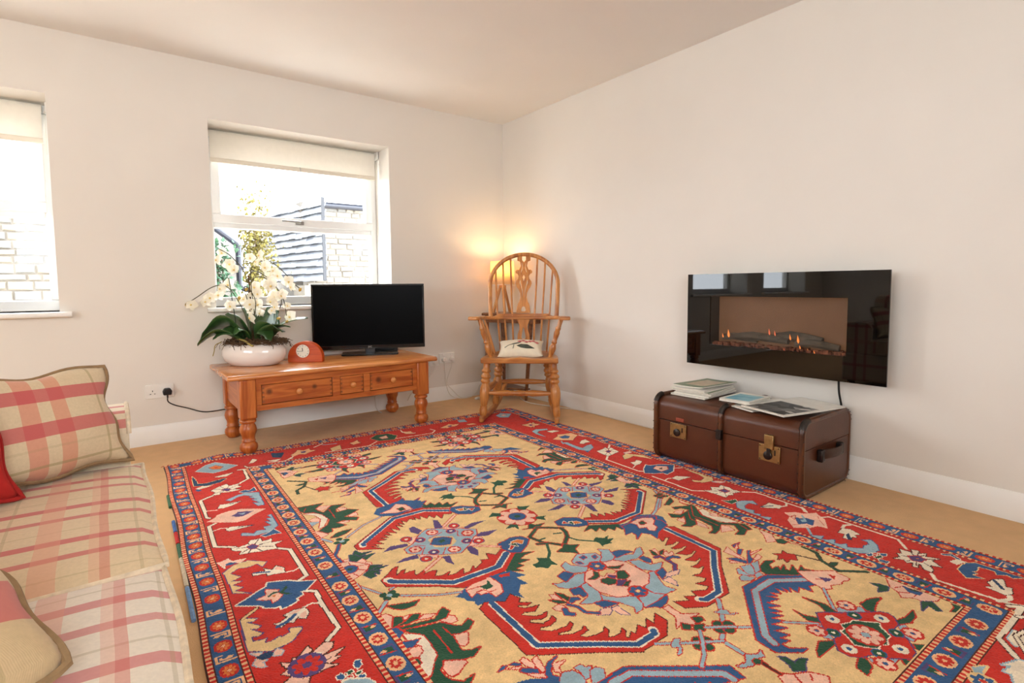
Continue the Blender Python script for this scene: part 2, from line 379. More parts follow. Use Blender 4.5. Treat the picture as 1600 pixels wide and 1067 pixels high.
RUG_DATA = """
#NR
P r d 4 1490 2098 1497 2078 1569 2084 1599 2104 1587 2315 1479 2390 1354 2498 1237 2502 1182 2468 1180 2427 1222 2454 1229 2430 1261 2452 1270 2426 1312 2450 1336 2442 1318 2407 1350 2417 1371 2408 1351 2371 1382 2380 1428 2360 1427 2352 1405 2354 1393 2334 1424 2337 1465 2323 1468 2313 1436 2319 1414 2294 1449 2295 1501 2278 1494 2269 1470 2277 1449 2274 1426 2248 1465 2247 1504 2235 1497 2226 1473 2231 1449 2222 1445 2210 1480 2209 1510 2199 1502 2188 1472 2194 1446 2184 1481 2167 1507 2153 1494 2144 1461 2159
S w - 27 1556 2096 1552 2311 1460 2376 1334 2476 1267 2479 1252 2464
S b - 18 1556 2094 1552 2311 1460 2376 1334 2476 1267 2479 1256 2470
P b r 5 1436 1980 1480 1980 1523 1957 1575 1972 1617 1998 1591 2019 1603 2038 1589 2078 1553 2088 1508 2101 1464 2133 1472 2094 1452 2064 1400 2090 1424 2064 1425 2040 1392 2040 1426 2004
P p r 5 1486 1980 1532 1974 1561 1979 1590 2000 1579 2021 1547 2041 1539 2067 1509 2082 1495 2066 1508 2044 1478 2032 1494 2007
P g r 5 1517 1997 1537 1995 1532 2019 1513 2021 1506 2012
P l r 5 1229 2056 1257 2081 1238 2128 1220 2140 1182 2136 1175 2106 1205 2095 1222 2082
P l r 5 1228 2137 1262 2137 1303 2159 1343 2136 1360 2140 1335 2174 1293 2185 1240 2171 1221 2144
P l r 5 1254 2181 1285 2196 1294 2243 1339 2256 1301 2279 1273 2278 1246 2243
P l r 5 1250 2272 1268 2278 1239 2329 1226 2355 1238 2390 1194 2384 1172 2361 1173 2322 1209 2307
P l r 5 949 2136 966 2149 1006 2150 1047 2137 1076 2148 1043 2185 1010 2196 973 2188 952 2166
P l r 5 1045 2067 1073 2055 1071 2082 1098 2106 1112 2124 1090 2143 1048 2127 1036 2102
P l r 5 1096 2064 1141 2039 1182 2060 1201 2070 1200 2100 1166 2124 1140 2113 1111 2116 1097 2102 1090 2076
#B2x
P l r 5 1030 2262 1039 2290 1090 2325 1109 2339 1098 2375 1076 2395 1048 2397 1065 2375 1046 2327 1015 2289
P l r 5 1118 2339 1162 2339 1169 2364 1191 2386 1133 2394 1090 2393 1101 2377
P l r 5 1020 2194 1041 2195 1034 2258 1013 2291 971 2285 946 2269 993 2254 1003 2235 1013 2202
P p r 5 1081 2147 1182 2136 1213 2143 1241 2179 1241 2280 1198 2313 1091 2321 1063 2307 1039 2257 1043 2185
P b r 4 1252 2100 1285 2106 1307 2127 1316 2147 1289 2140 1262 2137 1238 2137
P b r 4 1298 2189 1319 2188 1325 2217 1307 2237 1296 2221
P b r 4 1271 2287 1311 2279 1294 2312 1253 2325
P b r 4 991 2110 1026 2099 1046 2129 991 2153
P b r 4 970 2193 1007 2200 997 2245 978 2248 978 2231 960 2225
P b r 4 1135 2060 1154 2057 1154 2074 1135 2078
P b r 4 1174 2081 1191 2078 1188 2095 1170 2099
P b r 4 1100 2079 1116 2081 1117 2100 1103 2095
P b r 4 982 2290 1016 2296 1040 2332 1018 2331 990 2322
P b r 4 1088 2395 1131 2396 1192 2393 1177 2408 1156 2418 1123 2423 1120 2412
P g r 4 1110 2154 1117 2174 1100 2191 1078 2196 1060 2183 1092 2177
P g r 4 1161 2157 1200 2182 1221 2185 1191 2194 1168 2177
P g r 4 1175 2201 1195 2213 1184 2246 1160 2253 1140 2235
P g r 4 1093 2207 1119 2212 1135 2239 1116 2253 1090 2244 1083 2221
P g r 4 1140 2263 1165 2268 1133 2286 1125 2273
P y r 4 1126 2165 1166 2179 1170 2198 1156 2206 1138 2189 1113 2200 1109 2186
P v r 3 1131 2199 1150 2220 1132 2229 1125 2210
P v r 3 1133 2241 1160 2257 1120 2273 1110 2262
F by r 28 1138 2323 6 28
F by r 28 1143 2139 6 28
P g r 4 1371 2174 1376 2196 1363 2220 1352 2204
P g r 4 1393 2200 1413 2201 1387 2221 1371 2218
S v r 12 1345 2220 1364 2223 1365 2239 1360 2292 1332 2314
S b r 14 1368 2253 1395 2248 1410 2268
P p v 3 1291 2310 1317 2314 1345 2323 1317 2336 1287 2329 1277 2322
P p v 3 1251 2331 1280 2331 1278 2359 1260 2380
P p r 3 1393 2217 1412 2214 1401 2231 1426 2228 1414 2246 1379 2240
P p r 3 1379 2176 1393 2178 1385 2198 1374 2203
P p v 3 948 2338 980 2324 1017 2339 978 2357
P p v 3 1003 2341 1029 2339 1025 2392 1007 2376 1006 2361
P g r 4 922 2179 937 2200 940 2227 926 2239 921 2210
P g r 4 880 2199 911 2221 919 2243 892 2229
P p r 4 900 2179 914 2186 913 2223 894 2200
P p r 4 863 2238 889 2233 899 2252 879 2270 864 2250
S b r 16 933 2244 944 2236 957 2243
S b r 16 889 2263 880 2282 892 2294
S b r 9 912 2250 929 2274 930 2310 958 2334
P p r 5 1130 2428 1151 2429 1146 2478 1188 2509 1159 2504 1147 2526 1133 2532 1116 2503 1084 2512 1123 2481
P g r 5 1112 2506 1127 2527 1107 2539 1093 2524
P g r 5 1157 2506 1181 2521 1175 2536 1147 2532
P g r 5 1133 2532 1159 2545 1135 2565 1115 2545
S l r 9 985 2520 1072 2579 1137 2620
S l r 9 1124 2557 1089 2591 1050 2623 1008 2645
S l r 9 1150 2558 1218 2605
P l r 4 1018 2544 1042 2537 1053 2545 1035 2557 1025 2573 1009 2584 995 2583 1022 2566 1009 2554
#NR2
S l r 12 1295 2501 1254 2537 1196 2584 1137 2617 1133 2689
S l r 9 1188 2589 1254 2634
P l r 4 1231 2532 1259 2535 1268 2548 1260 2562 1282 2573 1265 2571 1243 2552 1236 2541
F gg r 15 1190 2571 1 15
F gg r 15 1213 2588 1 15
F gg r 15 1173 2588 1 15
F gg r 15 1193 2603 1 15
F ww v 7 1190 2588 1 7
F gg r 15 1086 2580 1 15
F gg r 15 1105 2593 1 15
F gg r 15 1069 2596 1 15
F gg r 15 1085 2610 1 15
F ww v 7 1087 2594 1 7
P l r 5 1135 2686 1161 2705 1182 2700 1167 2718 1147 2712 1127 2706 1116 2720 1087 2709 1079 2697 1110 2703
S d r 8 1140 2716 1139 2776
P g r 4 1127 2711 1141 2710 1148 2722 1133 2728 1123 2721
P b r 6 1650 2584 1549 2510 1423 2505 1421 2506 1212 2672 1206 2727 1263 2768 1287 2768 1249 2741 1249 2718 1281 2724 1268 2702 1304 2711 1288 2677 1329 2692 1308 2656 1354 2672 1335 2641 1376 2656 1359 2627 1391 2642 1378 2608 1415 2626 1399 2593 1447 2604 1431 2573 1459 2594 1459 2570 1482 2594 1498 2565 1506 2599 1518 2574 1516 2606 1538 2589 1532 2621 1564 2607 1571 2646 1593 2623 1627 2637
S l r 18 1622 2598 1530 2537 1432 2539 1430 2540 1250 2675 1237 2707
P g r 5 1585 2468 1636 2458 1660 2476 1620 2479 1602 2500 1633 2504 1616 2522 1658 2510 1635 2529 1639 2543 1678 2529 1657 2553 1659 2561 1698 2548 1684 2565 1702 2593 1667 2579 1630 2570 1555 2507 1559 2488
P l r 4 1531 2429 1569 2441 1556 2462 1519 2488 1504 2469
P l r 4 1578 2439 1615 2442 1560 2481 1532 2483 1562 2459
P l r 4 1504 2432 1515 2432 1504 2469 1511 2489 1481 2453
P l r 4 1462 2468 1486 2463 1502 2497 1474 2498 1451 2481
P l r 4 1524 2484 1548 2487 1541 2504 1507 2501
P b r 4 1542 2372 1574 2388 1582 2426 1565 2430
P b r 4 1649 2383 1663 2385 1625 2408 1608 2429 1575 2437 1570 2433
P b r 4 1644 2325 1687 2330 1632 2344
P b r 4 1634 2354 1648 2365 1604 2384 1602 2374
P p r 4 1576 2338 1617 2324 1599 2372 1589 2415 1581 2384
P p r 4 1540 2387 1560 2418 1523 2395
P p r 4 1644 2397 1703 2406 1667 2405 1634 2406
P p r 4 1616 2427 1659 2417 1650 2436 1612 2440
P p r 4 1632 2344 1665 2332 1643 2352
P p r 5 1654 2560 1703 2596 1751 2632 1743 2644 1743 2670 1738 2681 1721 2683 1711 2675 1683 2679 1650 2662 1635 2674 1612 2662 1619 2635 1629 2601
P v - 5 1671 2617 1687 2636 1693 2651 1658 2647
P r - 5 1712 2625 1719 2649 1695 2656 1703 2641
P r - 5 1654 2616 1671 2632 1664 2632 1649 2618
P r d 3 1703 2449 1727 2467 1750 2458 1743 2479 1758 2498 1723 2523 1711 2506 1681 2508 1699 2488 1677 2480 1705 2468
S g d 9 1834 2488 1829 2537 1787 2573 1761 2639 1831 2698
S d - 7 1782 2569 1756 2500
P g d 3 1778 2602 1802 2600 1817 2615 1782 2617
S l r 8 1615 2659 1525 2731
#R3
S l r 8 1348 2674 1419 2731
P g r 5 1517 2643 1533 2701 1520 2739 1496 2721 1515 2693
P g r 5 1429 2660 1430 2695 1447 2719 1431 2735 1412 2710
P g r 5 1618 2763 1666 2768 1700 2786 1647 2791 1607 2803 1595 2788
P g r 5 1605 2857 1649 2868 1702 2867 1676 2882 1629 2886 1598 2869
P g r 5 1302 2786 1343 2773 1380 2795 1370 2802 1279 2800
P g r 5 1358 2862 1371 2872 1351 2895 1307 2902 1316 2875
P g r 5 1530 2925 1558 2954 1520 2959 1514 2936
P g r 5 1440 2927 1451 2940 1442 2959 1425 2942
P l r 3 1540 2730 1557 2736 1586 2761 1602 2770 1587 2788 1523 2741
P l r 3 1407 2733 1424 2746 1406 2764 1382 2792 1370 2773
P l r 3 1586 2870 1606 2880 1590 2894 1559 2922 1540 2919 1546 2902
P l r 3 1377 2877 1438 2925 1408 2925 1367 2891
P r v 5 1469 2707 1491 2720 1537 2760 1571 2782 1618 2814 1628 2830 1621 2847 1591 2869 1550 2865 1528 2879 1543 2905 1495 2940 1461 2943 1438 2921 1411 2903 1403 2878 1365 2864 1346 2845 1347 2819 1370 2802 1384 2793 1422 2786 1404 2762 1435 2733
P g w 5 1469 2774 1500 2786 1514 2785 1527 2800 1535 2811 1558 2834 1541 2842 1520 2873 1496 2875 1475 2884 1461 2874 1438 2876 1418 2852 1406 2834 1424 2812 1438 2787 1455 2790
F pl r 42 1473 2833 8 42
F wb - 19 1474 2747 1 19
F wb - 19 1586 2829 1 19
F wb - 19 1376 2832 1 19
F wb - 19 1481 2912 1 19
F gw b 15 1542 2777 1 15
F gw b 15 1413 2777 1 15
F gw b 15 1547 2880 1 15
F gw b 15 1419 2885 1 15
F pb r 22 1576 2741 6 22
F pb r 22 1385 2746 6 22
F pb r 22 1580 2907 6 22
F pb r 22 1389 2911 6 22
#HF
P p r 5 1838 2752 1841 2796 1836 2846 1843 2890 1820 2892 1778 2867 1778 2842 1753 2823 1779 2804 1790 2780
S r - 4 1794 2789 1829 2801
S r - 4 1778 2807 1799 2826
S r - 4 1786 2842 1803 2842
P b v 3 1828 2801 1832 2850 1810 2847 1805 2824
P g d 2 1829 2818 1832 2840 1823 2830
P g v 3 1764 2733 1782 2753 1786 2776 1759 2783 1729 2768 1762 2758
P g v 3 1775 2865 1801 2884 1765 2917 1754 2909 1768 2884 1721 2884
P g r 3 1844 2916 1841 2955 1802 2950 1783 2933 1814 2935
P p r 4 1804 1598 1853 1584 1872 1648 1851 1698 1818 1666 1793 1639
P b v 3 1844 1611 1858 1655 1830 1642
P g v 3 1799 1543 1822 1577 1800 1595 1752 1583 1786 1576
P g v 3 1757 1698 1801 1669 1815 1687 1797 1728 1792 1701
#GM
P w r 5 1815 2064 1837 2067 1833 2089 1816 2136 1836 2185 1834 2229 1797 2202 1784 2158 1787 2102
P p r 3 1817 2113 1852 2121 1821 2151 1807 2129
P g r 3 1843 2132 1854 2165 1832 2162
P p r 4 1729 2012 1763 2025 1724 2044 1707 2019
P p r 4 1662 2068 1703 2075 1664 2113 1660 2088
P p r 4 1712 2127 1714 2162 1697 2191 1686 2151
P p r 4 1759 2205 1775 2228 1763 2261 1709 2242
P p r 4 1841 1941 1862 1956 1856 2005 1821 1966
P p r 4 1840 2319 1839 2369 1798 2406 1766 2391 1809 2356
P p r 4 1825 2435 1840 2483 1838 2464
P g r 5 1818 1964 1817 1989 1842 2020 1804 2067 1780 2098 1779 2188 1817 2227 1842 2257 1820 2299 1801 2290 1755 2306 1732 2284 1770 2277 1801 2237 1766 2200 1715 2226 1678 2234 1664 2218 1697 2212 1724 2190 1733 2131 1737 2101 1687 2141 1653 2143 1627 2118 1664 2113 1718 2063 1690 2066 1662 2044 1681 2012 1713 2048 1783 2039 1770 2005 1738 2000 1750 1978 1821 2011
S r - 4 1823 2019 1747 2085 1751 2145 1749 2199
S r - 4 1763 2049 1714 2095 1709 2125
S r - 4 1824 2243 1809 2285
P g r 4 1739 1944 1828 1904 1805 1941 1755 1956
P g r 4 1813 2398 1834 2409 1832 2435 1802 2437 1793 2416
S l r 10 1808 1861 1661 1961 1621 1979
S l r 8 1848 1789 1808 1861
F gg r 12 1794 1857 1 12
F gg r 12 1816 1874 1 12
F gg r 12 1817 1854 1 12
F gg r 12 1792 1877 1 12
#NL
P r d 4 512 1790 550 1763 573 1741 591 1739 568 1776 565 1792 590 1773 603 1771 586 1797 612 1793 627 1796 616 1815 618 1828 647 1816 658 1816 640 1837 672 1830 688 1838 665 1867 687 1879 721 1870 701 1889 729 1895 767 1881 750 1910 780 1910 801 1887 799 1909 842 1885 844 1869 871 1882 886 1841 906 1873 943 1849 954 1857 965 1905 872 1981 707 1982 647 1928 613 1906 510 1835
S w - 31 531 1800 539 1819 651 1899 698 1937 867 1943 944 1884
S b - 22 534 1809 539 1819 651 1899 698 1937 867 1943 944 1884
P g r 3 969 1903 990 1914 1030 1935 988 1934 958 1946 981 1971 933 1968 942 1990 909 1990 918 2016 880 1992 872 1981
P b r 5 957 1809 995 1804 1023 1796 1062 1811 1072 1847 1036 1882 987 1912 959 1892 951 1855 954 1820
P o w 3 1008 1823 1037 1826 1049 1844 1029 1862 1018 1840 999 1836
P r w 3 968 1867 993 1845 1002 1856 972 1874
P g w 2 989 1838 1013 1841 1006 1869 999 1854
P b - 5 670 2011 693 1995 720 1985 810 1977 884 1987 895 2010 912 2045 876 2036 886 2090 863 2080 832 2111 826 2149 832 2109 828 2148 805 2102 770 2127 733 2100 717 2091 695 2094 690 2080 698 2068 678 2050 680 2035 659 2007
P p r 5 710 1995 734 1985 806 1981 810 1999 811 2042 794 2077 763 2086 760 2052 734 2049 729 2029 703 2042 707 2012
P g - 5 753 2010 777 2010 793 1990 787 2034 759 2037
S r - 4 710 2001 756 2008
S r - 4 729 2029 753 2030 760 2052 783 2055
P r - 5 838 1990 877 1997 863 2016 834 2002
S l r 8 688 1998 624 1971 550 1923
S l r 8 549 1922 530 1908
S l r 8 443 1785 482 1863
F gg - 13 484 1874 1 13
F gg - 13 512 1875 1 13
F gg - 13 515 1897 1 13
F gg - 13 487 1899 1 13
F ll - 9 499 1885 1 9
S l r 8 514 1857 529 1851
P l r 3 438 1738 442 1770 441 1800 430 1795
P r d 4 689 2110 680 2352 716 2379 843 2460 931 2520 1037 2514 1089 2473 1090 2431 1051 2461 1050 2433 1016 2462 1008 2438 974 2462 970 2449 947 2463 939 2454 962 2433 961 2422 943 2435 926 2437 909 2432 899 2427 925 2405 925 2390 907 2403 886 2403 855 2395 839 2378 851 2377 879 2372 880 2354 862 2364 841 2364 826 2359 795 2343 803 2334 835 2345 862 2328 862 2317 842 2326 812 2323 792 2318 769 2296 777 2286 804 2296 831 2289 838 2280 837 2265 819 2277 793 2279 766 2252 776 2240 801 2256 822 2257 840 2241 815 2243 795 2237 768 2208 783 2202 811 2217 840 2200 819 2197 796 2189 783 2167 793 2165 810 2181 829 2177 799 2154 815 2138 805 2102 770 2127 748 2108 717 2091
S w - 27 733 2112 724 2340 866 2437 946 2494 1016 2490 1027 2475
S b - 18 734 2105 724 2340 866 2437 946 2494 1016 2490 1023 2480
#P1
S p r 10 956 1488 865 1556
S p r 10 739 1768 657 1816
S p r 8 871 1759 952 1829
P v - 5 860 1475 874 1491 861 1564 829 1551
P v - 5 925 1611 976 1595 1029 1612 982 1621 931 1632
P v - 5 927 1695 961 1690 1022 1710 967 1730 933 1714
P v - 5 849 1761 871 1759 876 1799 854 1840 841 1809
P v - 5 748 1765 774 1776 762 1809 756 1841 742 1811
P v - 5 592 1716 627 1701 683 1700 676 1729 632 1721
P v - 5 587 1616 628 1588 686 1604 684 1625 634 1620
P v - 5 747 1489 769 1485 782 1537 755 1558 738 1525
P p r 3 863 1560 925 1611 911 1622 862 1585
P p r 3 917 1698 939 1724 931 1757 892 1766 865 1755 891 1727
P p r 3 688 1704 742 1748 731 1761 682 1733
P p r 3 748 1572 700 1623 693 1590 715 1567
P l r 5 803 1536 845 1562 868 1590 909 1610 956 1655 937 1693 913 1705 887 1734 849 1761 817 1782 786 1768 752 1751 697 1710 658 1673 662 1640 706 1619 748 1572 775 1552
S r - 4 835 1596 808 1607 774 1611
S r - 4 894 1620 872 1659 918 1696
S r - 4 731 1664 698 1707
S r - 4 701 1629 734 1658
S r - 4 759 1752 793 1711
P y - 5 763 1623 799 1610 855 1652 847 1695 808 1721 758 1689
P b r 3 756 1660 788 1622 823 1633 846 1660 816 1700 784 1690
P g - 5 790 1653 815 1649 814 1670 791 1672
F pr r 20 806 1575 6 20
F pr r 20 915 1661 6 20
F pr r 20 693 1663 6 20
F pr r 20 809 1745 6 20
F rw v 19 903 1574 1 19
F rw v 19 914 1744 1 19
F rw v 19 695 1747 1 19
F rw v 19 699 1571 1 19
F vw r 17 871 1608 1 17
F vw r 17 878 1717 1 17
F vw r 17 739 1720 1 17
F vw r 17 740 1606 1 17
#P1u
P r d 4 520 1508 726 1352 872 1340 983 1420 950 1466 922 1451 899 1481 897 1438 874 1460 869 1423 847 1448 834 1403 821 1440 805 1399 803 1432 788 1410 787 1409 764 1431 750 1405 745 1445 727 1410 733 1463 713 1432 711 1484 684 1443 689 1498 659 1466 666 1506 640 1482 649 1518 618 1500 637 1529 601 1522 614 1555 581 1535 593 1562 563 1545 600 1590 523 1545
S w - 26 548 1525 551 1508 734 1370 872 1368 969 1440
S b - 18 553 1523 552 1512 734 1370 872 1368 969 1440
P b r 5 982 1409 1026 1423 1081 1477 1069 1512 1016 1521 970 1487 961 1438
P o w 3 988 1439 1020 1450 1023 1477 994 1462
P g w 2 1023 1446 1031 1471 1011 1474
P r w 2 1034 1467 1057 1478 1037 1494
P g r 3 879 1339 903 1299 907 1328 935 1310 937 1343 969 1328 964 1364 996 1348 994 1379 1034 1376 984 1405
P b - 5 831 1316 863 1256 888 1254 884 1291 909 1277 884 1310 885 1337
P b - 5 684 1280 715 1235 837 1209 910 1263 896 1320 827 1331 757 1352 698 1320
P p r 4 709 1292 757 1279 802 1237 834 1267 840 1322 768 1324
P g r 3 785 1287 813 1283 812 1314 790 1316
S l r 8 696 1324 611 1356 523 1420
F gg - 13 479 1441 1 13
F gg - 13 512 1441 1 13
F gg - 13 494 1418 1 13
F gg - 13 496 1458 1 13
F ll - 9 498 1440 1 9
S b r 11 480 1461 461 1500 439 1537 445 1591
#SC
P p r 5 433 1598 464 1605 491 1634 516 1668 499 1695 468 1717 437 1731 435 1700 434 1654
S r - 4 474 1653 514 1666
S r - 4 468 1672 497 1701
S r - 4 451 1690 461 1719
S r - 4 463 1637 464 1614
F bg r 26 452 1660 1 26
P g v 3 483 1560 502 1575 508 1596 535 1599 488 1623 472 1603
P g v 3 476 1723 502 1705 536 1730 509 1732 509 1755 489 1758
#GE
P w r 5 447 1097 483 1112 511 1151 515 1206 480 1270 460 1276 476 1234 492 1190 482 1141
P p r 4 450 1175 472 1163 489 1187 476 1218 451 1199
P l r 3 441 1192 481 1215 444 1238
P p r 4 508 1050 542 1062 570 1077 524 1106 503 1083
P p r 4 579 1115 608 1130 611 1171 581 1173
P p r 4 603 1207 632 1217 626 1248 591 1240
P p r 4 541 1272 577 1270 576 1286 546 1292
P p r 4 440 1293 472 1337 471 1352 441 1365
P g r 5 443 1014 484 1019 548 1027 502 1071 506 1099 520 1134 570 1077 623 1096 571 1128 565 1161 618 1163 649 1193 608 1217 575 1228 622 1269 606 1292 561 1258 532 1265 556 1310 527 1316 500 1306 495 1334 475 1339 453 1298 498 1262 520 1216 511 1151 485 1102 453 1090 440 1062
S r - 4 548 1117 543 1216
S r - 4 470 1040 455 1073
P g r 4 471 1387 502 1359 530 1354 562 1361 535 1384 497 1396
S l r 11 441 1374 464 1420
#CT
F pb r 82 1154 1661 8 82
F bg r 36 1156 1658 1 36
P g - 5 1054 1596 1093 1566 1116 1596 1100 1619 1078 1602
P g - 5 1218 1707 1262 1722 1241 1729 1230 1756 1204 1719
P g - 5 1218 1572 1228 1587 1265 1601 1221 1625 1200 1603
P g - 5 1050 1725 1090 1702 1112 1724 1090 1760 1088 1732
#BR
P g r 4 1102 1769 1128 1773 1154 1738 1168 1765 1207 1772 1161 1792 1135 1783
S g r 13 1153 1791 1084 1836 1099 1900 1149 1956
S g - 9 1099 1876 1126 1877
S g r 13 1155 1787 1196 1815 1237 1848
S g r 13 1075 1897 1117 1918 1147 1959
S g r 14 1232 1845 1228 1878 1207 1913 1146 1963
S g - 9 1179 1867 1208 1878
P g r 4 1095 1983 1133 1971 1155 1951 1167 1969 1198 1988 1164 2004 1151 2038 1137 2019
S g - 9 1202 1914 1218 1960 1262 2002
P g - 5 1259 2000 1287 1982 1307 2007 1338 2000 1313 2021 1337 2029 1305 2044 1306 2053 1269 2045 1256 2053 1266 2024
S g - 11 1101 1920 1068 1976 1036 2004
P g - 5 969 2003 1000 2001 1008 1975 1035 1995 1048 1995 1039 2022 1038 2054 1022 2042 996 2054 984 2037 966 2028
#GF
P w r 5 454 2085 485 2104 499 2124 497 2205 487 2224 466 2244 448 2269 425 2272 425 2235 447 2217 453 2195 472 2167 469 2137 454 2110
P p r 4 433 2162 449 2151 471 2157 469 2179 449 2192 431 2183
P b r 4 432 2109 454 2121 485 2128 458 2148 441 2145 427 2162
P p r 5 434 1969 451 1970 463 1990 440 2039 433 2034
P p r 5 486 2013 507 2014 487 2030
P p r 5 520 2049 542 2037 571 2052 551 2061
P p r 5 569 2091 597 2080 612 2094 607 2119 588 2119
P p r 5 564 2167 590 2175 605 2181 582 2219 570 2225 557 2211
P p r 5 498 2246 539 2272 542 2282 521 2293 503 2305 487 2305 480 2288 482 2260
P g r 5 466 1998 485 2009 479 2035 444 2042
P g r 5 455 2044 487 2036 515 2017 535 2026 518 2047 482 2048
P g r 5 459 2053 506 2061 560 2073 587 2047 604 2038 612 2065 587 2087 554 2085 500 2073 464 2068
P g r 5 467 2069 509 2084 563 2097 590 2133 607 2146 637 2130 642 2150 614 2172 583 2172 565 2160 557 2211 553 2236 576 2251 601 2253 567 2274 540 2267 507 2246 494 2238 485 2258 473 2266 472 2294 480 2317 501 2336 535 2330 508 2352 484 2366 440 2352 407 2298 440 2279 455 2265 475 2237 496 2213 501 2165 503 2121 467 2080
S r - 5 532 2119 528 2229
S r - 5 559 2121 564 2167
P g r 4 421 2181 447 2200 447 2217 426 2228 424 2209
P g r 5 469 1933 512 1949 536 1958 564 1960 538 1981 502 1978 484 1962
S l r 11 478 1912 437 1954
P b r 3 438 2043 453 2048 459 2079 440 2096 432 2090
P y - 5 432 2070 442 2074 437 2084 430 2078
#BL
P l r 5 711 2457 736 2467 747 2500 726 2523 676 2487 694 2469
P l r 4 745 2461 766 2463 771 2476 785 2482 757 2507 743 2508 749 2481
P l r 4 774 2490 791 2490 803 2508 786 2528 767 2541 746 2526 759 2509
P b r 4 685 2421 710 2405 741 2403 716 2414 690 2437 687 2452 696 2463 684 2473 668 2446
P b r 4 629 2388 644 2387 669 2410 667 2425 636 2402
P b r 4 623 2355 635 2355 648 2371 637 2373
P b r 4 585 2359 604 2349 617 2355 602 2360
P p r 4 681 2375 696 2373 692 2392 683 2424 673 2425 672 2395
P p r 4 652 2359 667 2357 674 2392 666 2403 652 2381
P p r 4 606 2363 643 2378 633 2383
P p r 4 640 2409 672 2433 670 2447 647 2427
P p r 4 711 2419 746 2427 716 2436 709 2455 699 2444
P b - 5 591 2412 638 2428 690 2466 679 2489 627 2489
P b r 5 759 2535 847 2531 867 2542 994 2633 1066 2685 1058 2731 1019 2715 993 2706 967 2711 982 2687 939 2691 949 2668 912 2671 923 2649 886 2655 899 2634 861 2641 874 2617 833 2625 839 2603 793 2602 783 2588 738 2606 712 2586 718 2548
S l r 18 785 2554 847 2556 1029 2690 1032 2717
P p r 5 1127 2778 1146 2780 1160 2794 1201 2815 1214 2832 1223 2848 1204 2860 1161 2856 1106 2817
S r - 5 1165 2793 1151 2819
S r - 5 1196 2820 1180 2832
P g v 4 1194 2740 1208 2752 1206 2777 1231 2774 1248 2787 1225 2792 1201 2807 1173 2789 1188 2772
#BDL
S w d 12 317 314 343 321 336 488 281 546
S w d 12 164 632 110 669 107 893 117 907
S w d 12 145 968 106 994 105 1202 163 1250
S w d 12 287 1349 324 1388 324 1608 295 1625
S w d 12 288 1695 322 1723 317 1800 322 1950 279 1987
S w - 6 113 814 155 833
S w - 6 113 1052 143 1043 161 1056
S w - 6 320 1540 298 1551 269 1545
S w - 7 317 1800 294 1783 267 1790
P l w 3 129 210 186 129 233 115 290 178 326 225 263 274 204 289
P o v 3 193 183 228 161 259 204 241 238 211 225
P r - 5 215 190 241 200 226 214
P t y 3 108 282 120 352 122 419 154 434 241 408 248 422 217 458 157 477 104 445
P w d 2 200 360 240 347 290 340 253 383 219 375
P w - 5 108 487 138 470 181 487 147 500 118 509
P b - 5 105 515 118 502 131 534 115 537
P w d 3 164 559 201 525 237 504 244 542 287 534 278 567 292 586 257 598 280 631 228 629 198 614 191 638 160 629 179 600
P v r 3 206 576 228 569 244 596 226 613
P l b 3 204 732 254 699 291 691 340 720 331 894 308 890 297 842 322 860 298 795 321 812 296 759 312 757 279 718 250 725 218 756
P b w 2 268 659 294 649 311 669 338 636 337 688 308 689 284 686
P w d 3 157 815 173 776 199 782 256 785 217 815 178 825
S t - 5 197 794 244 789
P p r 5 103 942 138 911 144 892 163 882 201 873 237 882 329 944 277 979 237 1019 198 1018 147 980
P v - 5 192 939 216 921 222 907 280 939 234 971 213 964
P l - 5 222 932 251 933 237 955
P l b 3 200 1152 207 1142 242 1174 256 1153 286 1165 285 1132 314 1132 301 1084 321 1098 311 1057 329 1058 321 1023 333 1020 334 1147 298 1190 242 1195 203 1167
P b w 2 260 1207 289 1198 312 1174 329 1228 306 1221 273 1227
P w d 3 156 1069 176 1051 227 1079 257 1090 204 1093 167 1092
S t - 5 200 1074 250 1090
P w d 3 151 1255 176 1260 206 1254 220 1227 253 1232 254 1262 289 1258 279 1289 318 1299 287 1314 289 1353 252 1343 235 1344 215 1333 199 1331 166 1323 179 1298 154 1279
P v r 3 200 1273 220 1265 236 1290 223 1308 205 1299
P y v 4 100 1428 137 1393 184 1387 234 1433 216 1460 204 1427 175 1437 147 1425 117 1448 143 1490 113 1503 141 1521 111 1531 137 1563 111 1571 151 1614 107 1583
P p w 3 96 1343 121 1340 128 1333 136 1360 178 1366 159 1386 138 1369 109 1381 110 1397
P b - 5 113 1372 129 1363 151 1380 132 1386 118 1383
P w d 4 177 1493 199 1490 218 1500 216 1476 238 1503 255 1481 274 1510 269 1545 232 1533 216 1536 218 1515 178 1508
S b - 9 184 1490 228 1511
P p - 5 245 1501 257 1486 272 1512 264 1526
P b w 7 103 1661 146 1636 159 1626 178 1614 200 1603 207 1580 226 1587 266 1606 290 1631 337 1658 296 1698 282 1697 283 1717 260 1727 262 1741 243 1752 214 1758 215 1740 197 1739 173 1722 166 1704
P p r 4 160 1663 189 1655 194 1619 228 1644 220 1658 232 1680 216 1700 198 1709 197 1686 181 1681
P g - 5 191 1663 213 1647 231 1659 255 1629 253 1649 238 1665 257 1692 237 1683 224 1661 205 1660 194 1672
P o - 5 201 1667 218 1666 209 1680
P y v 5 102 1745 110 1745 144 1767 132 1775 114 1767 120 1777 146 1810 135 1818 117 1807 144 1848 133 1855 115 1847 117 1874 148 1879 140 1895 155 1901 180 1890 180 1900 208 1889 210 1870 235 1881 238 1891 203 1931 179 1938 145 1939 100 1908
S y d 9 110 1745 152 1712
P p l 4 102 1920 127 1934 114 1946 98 1970 108 1988 124 1998 120 1973 131 1973
P p l 3 152 1952 164 1941 174 1959 164 1974 149 1965
P t - 5 109 1947 132 1937 153 1948 142 1967 121 1965
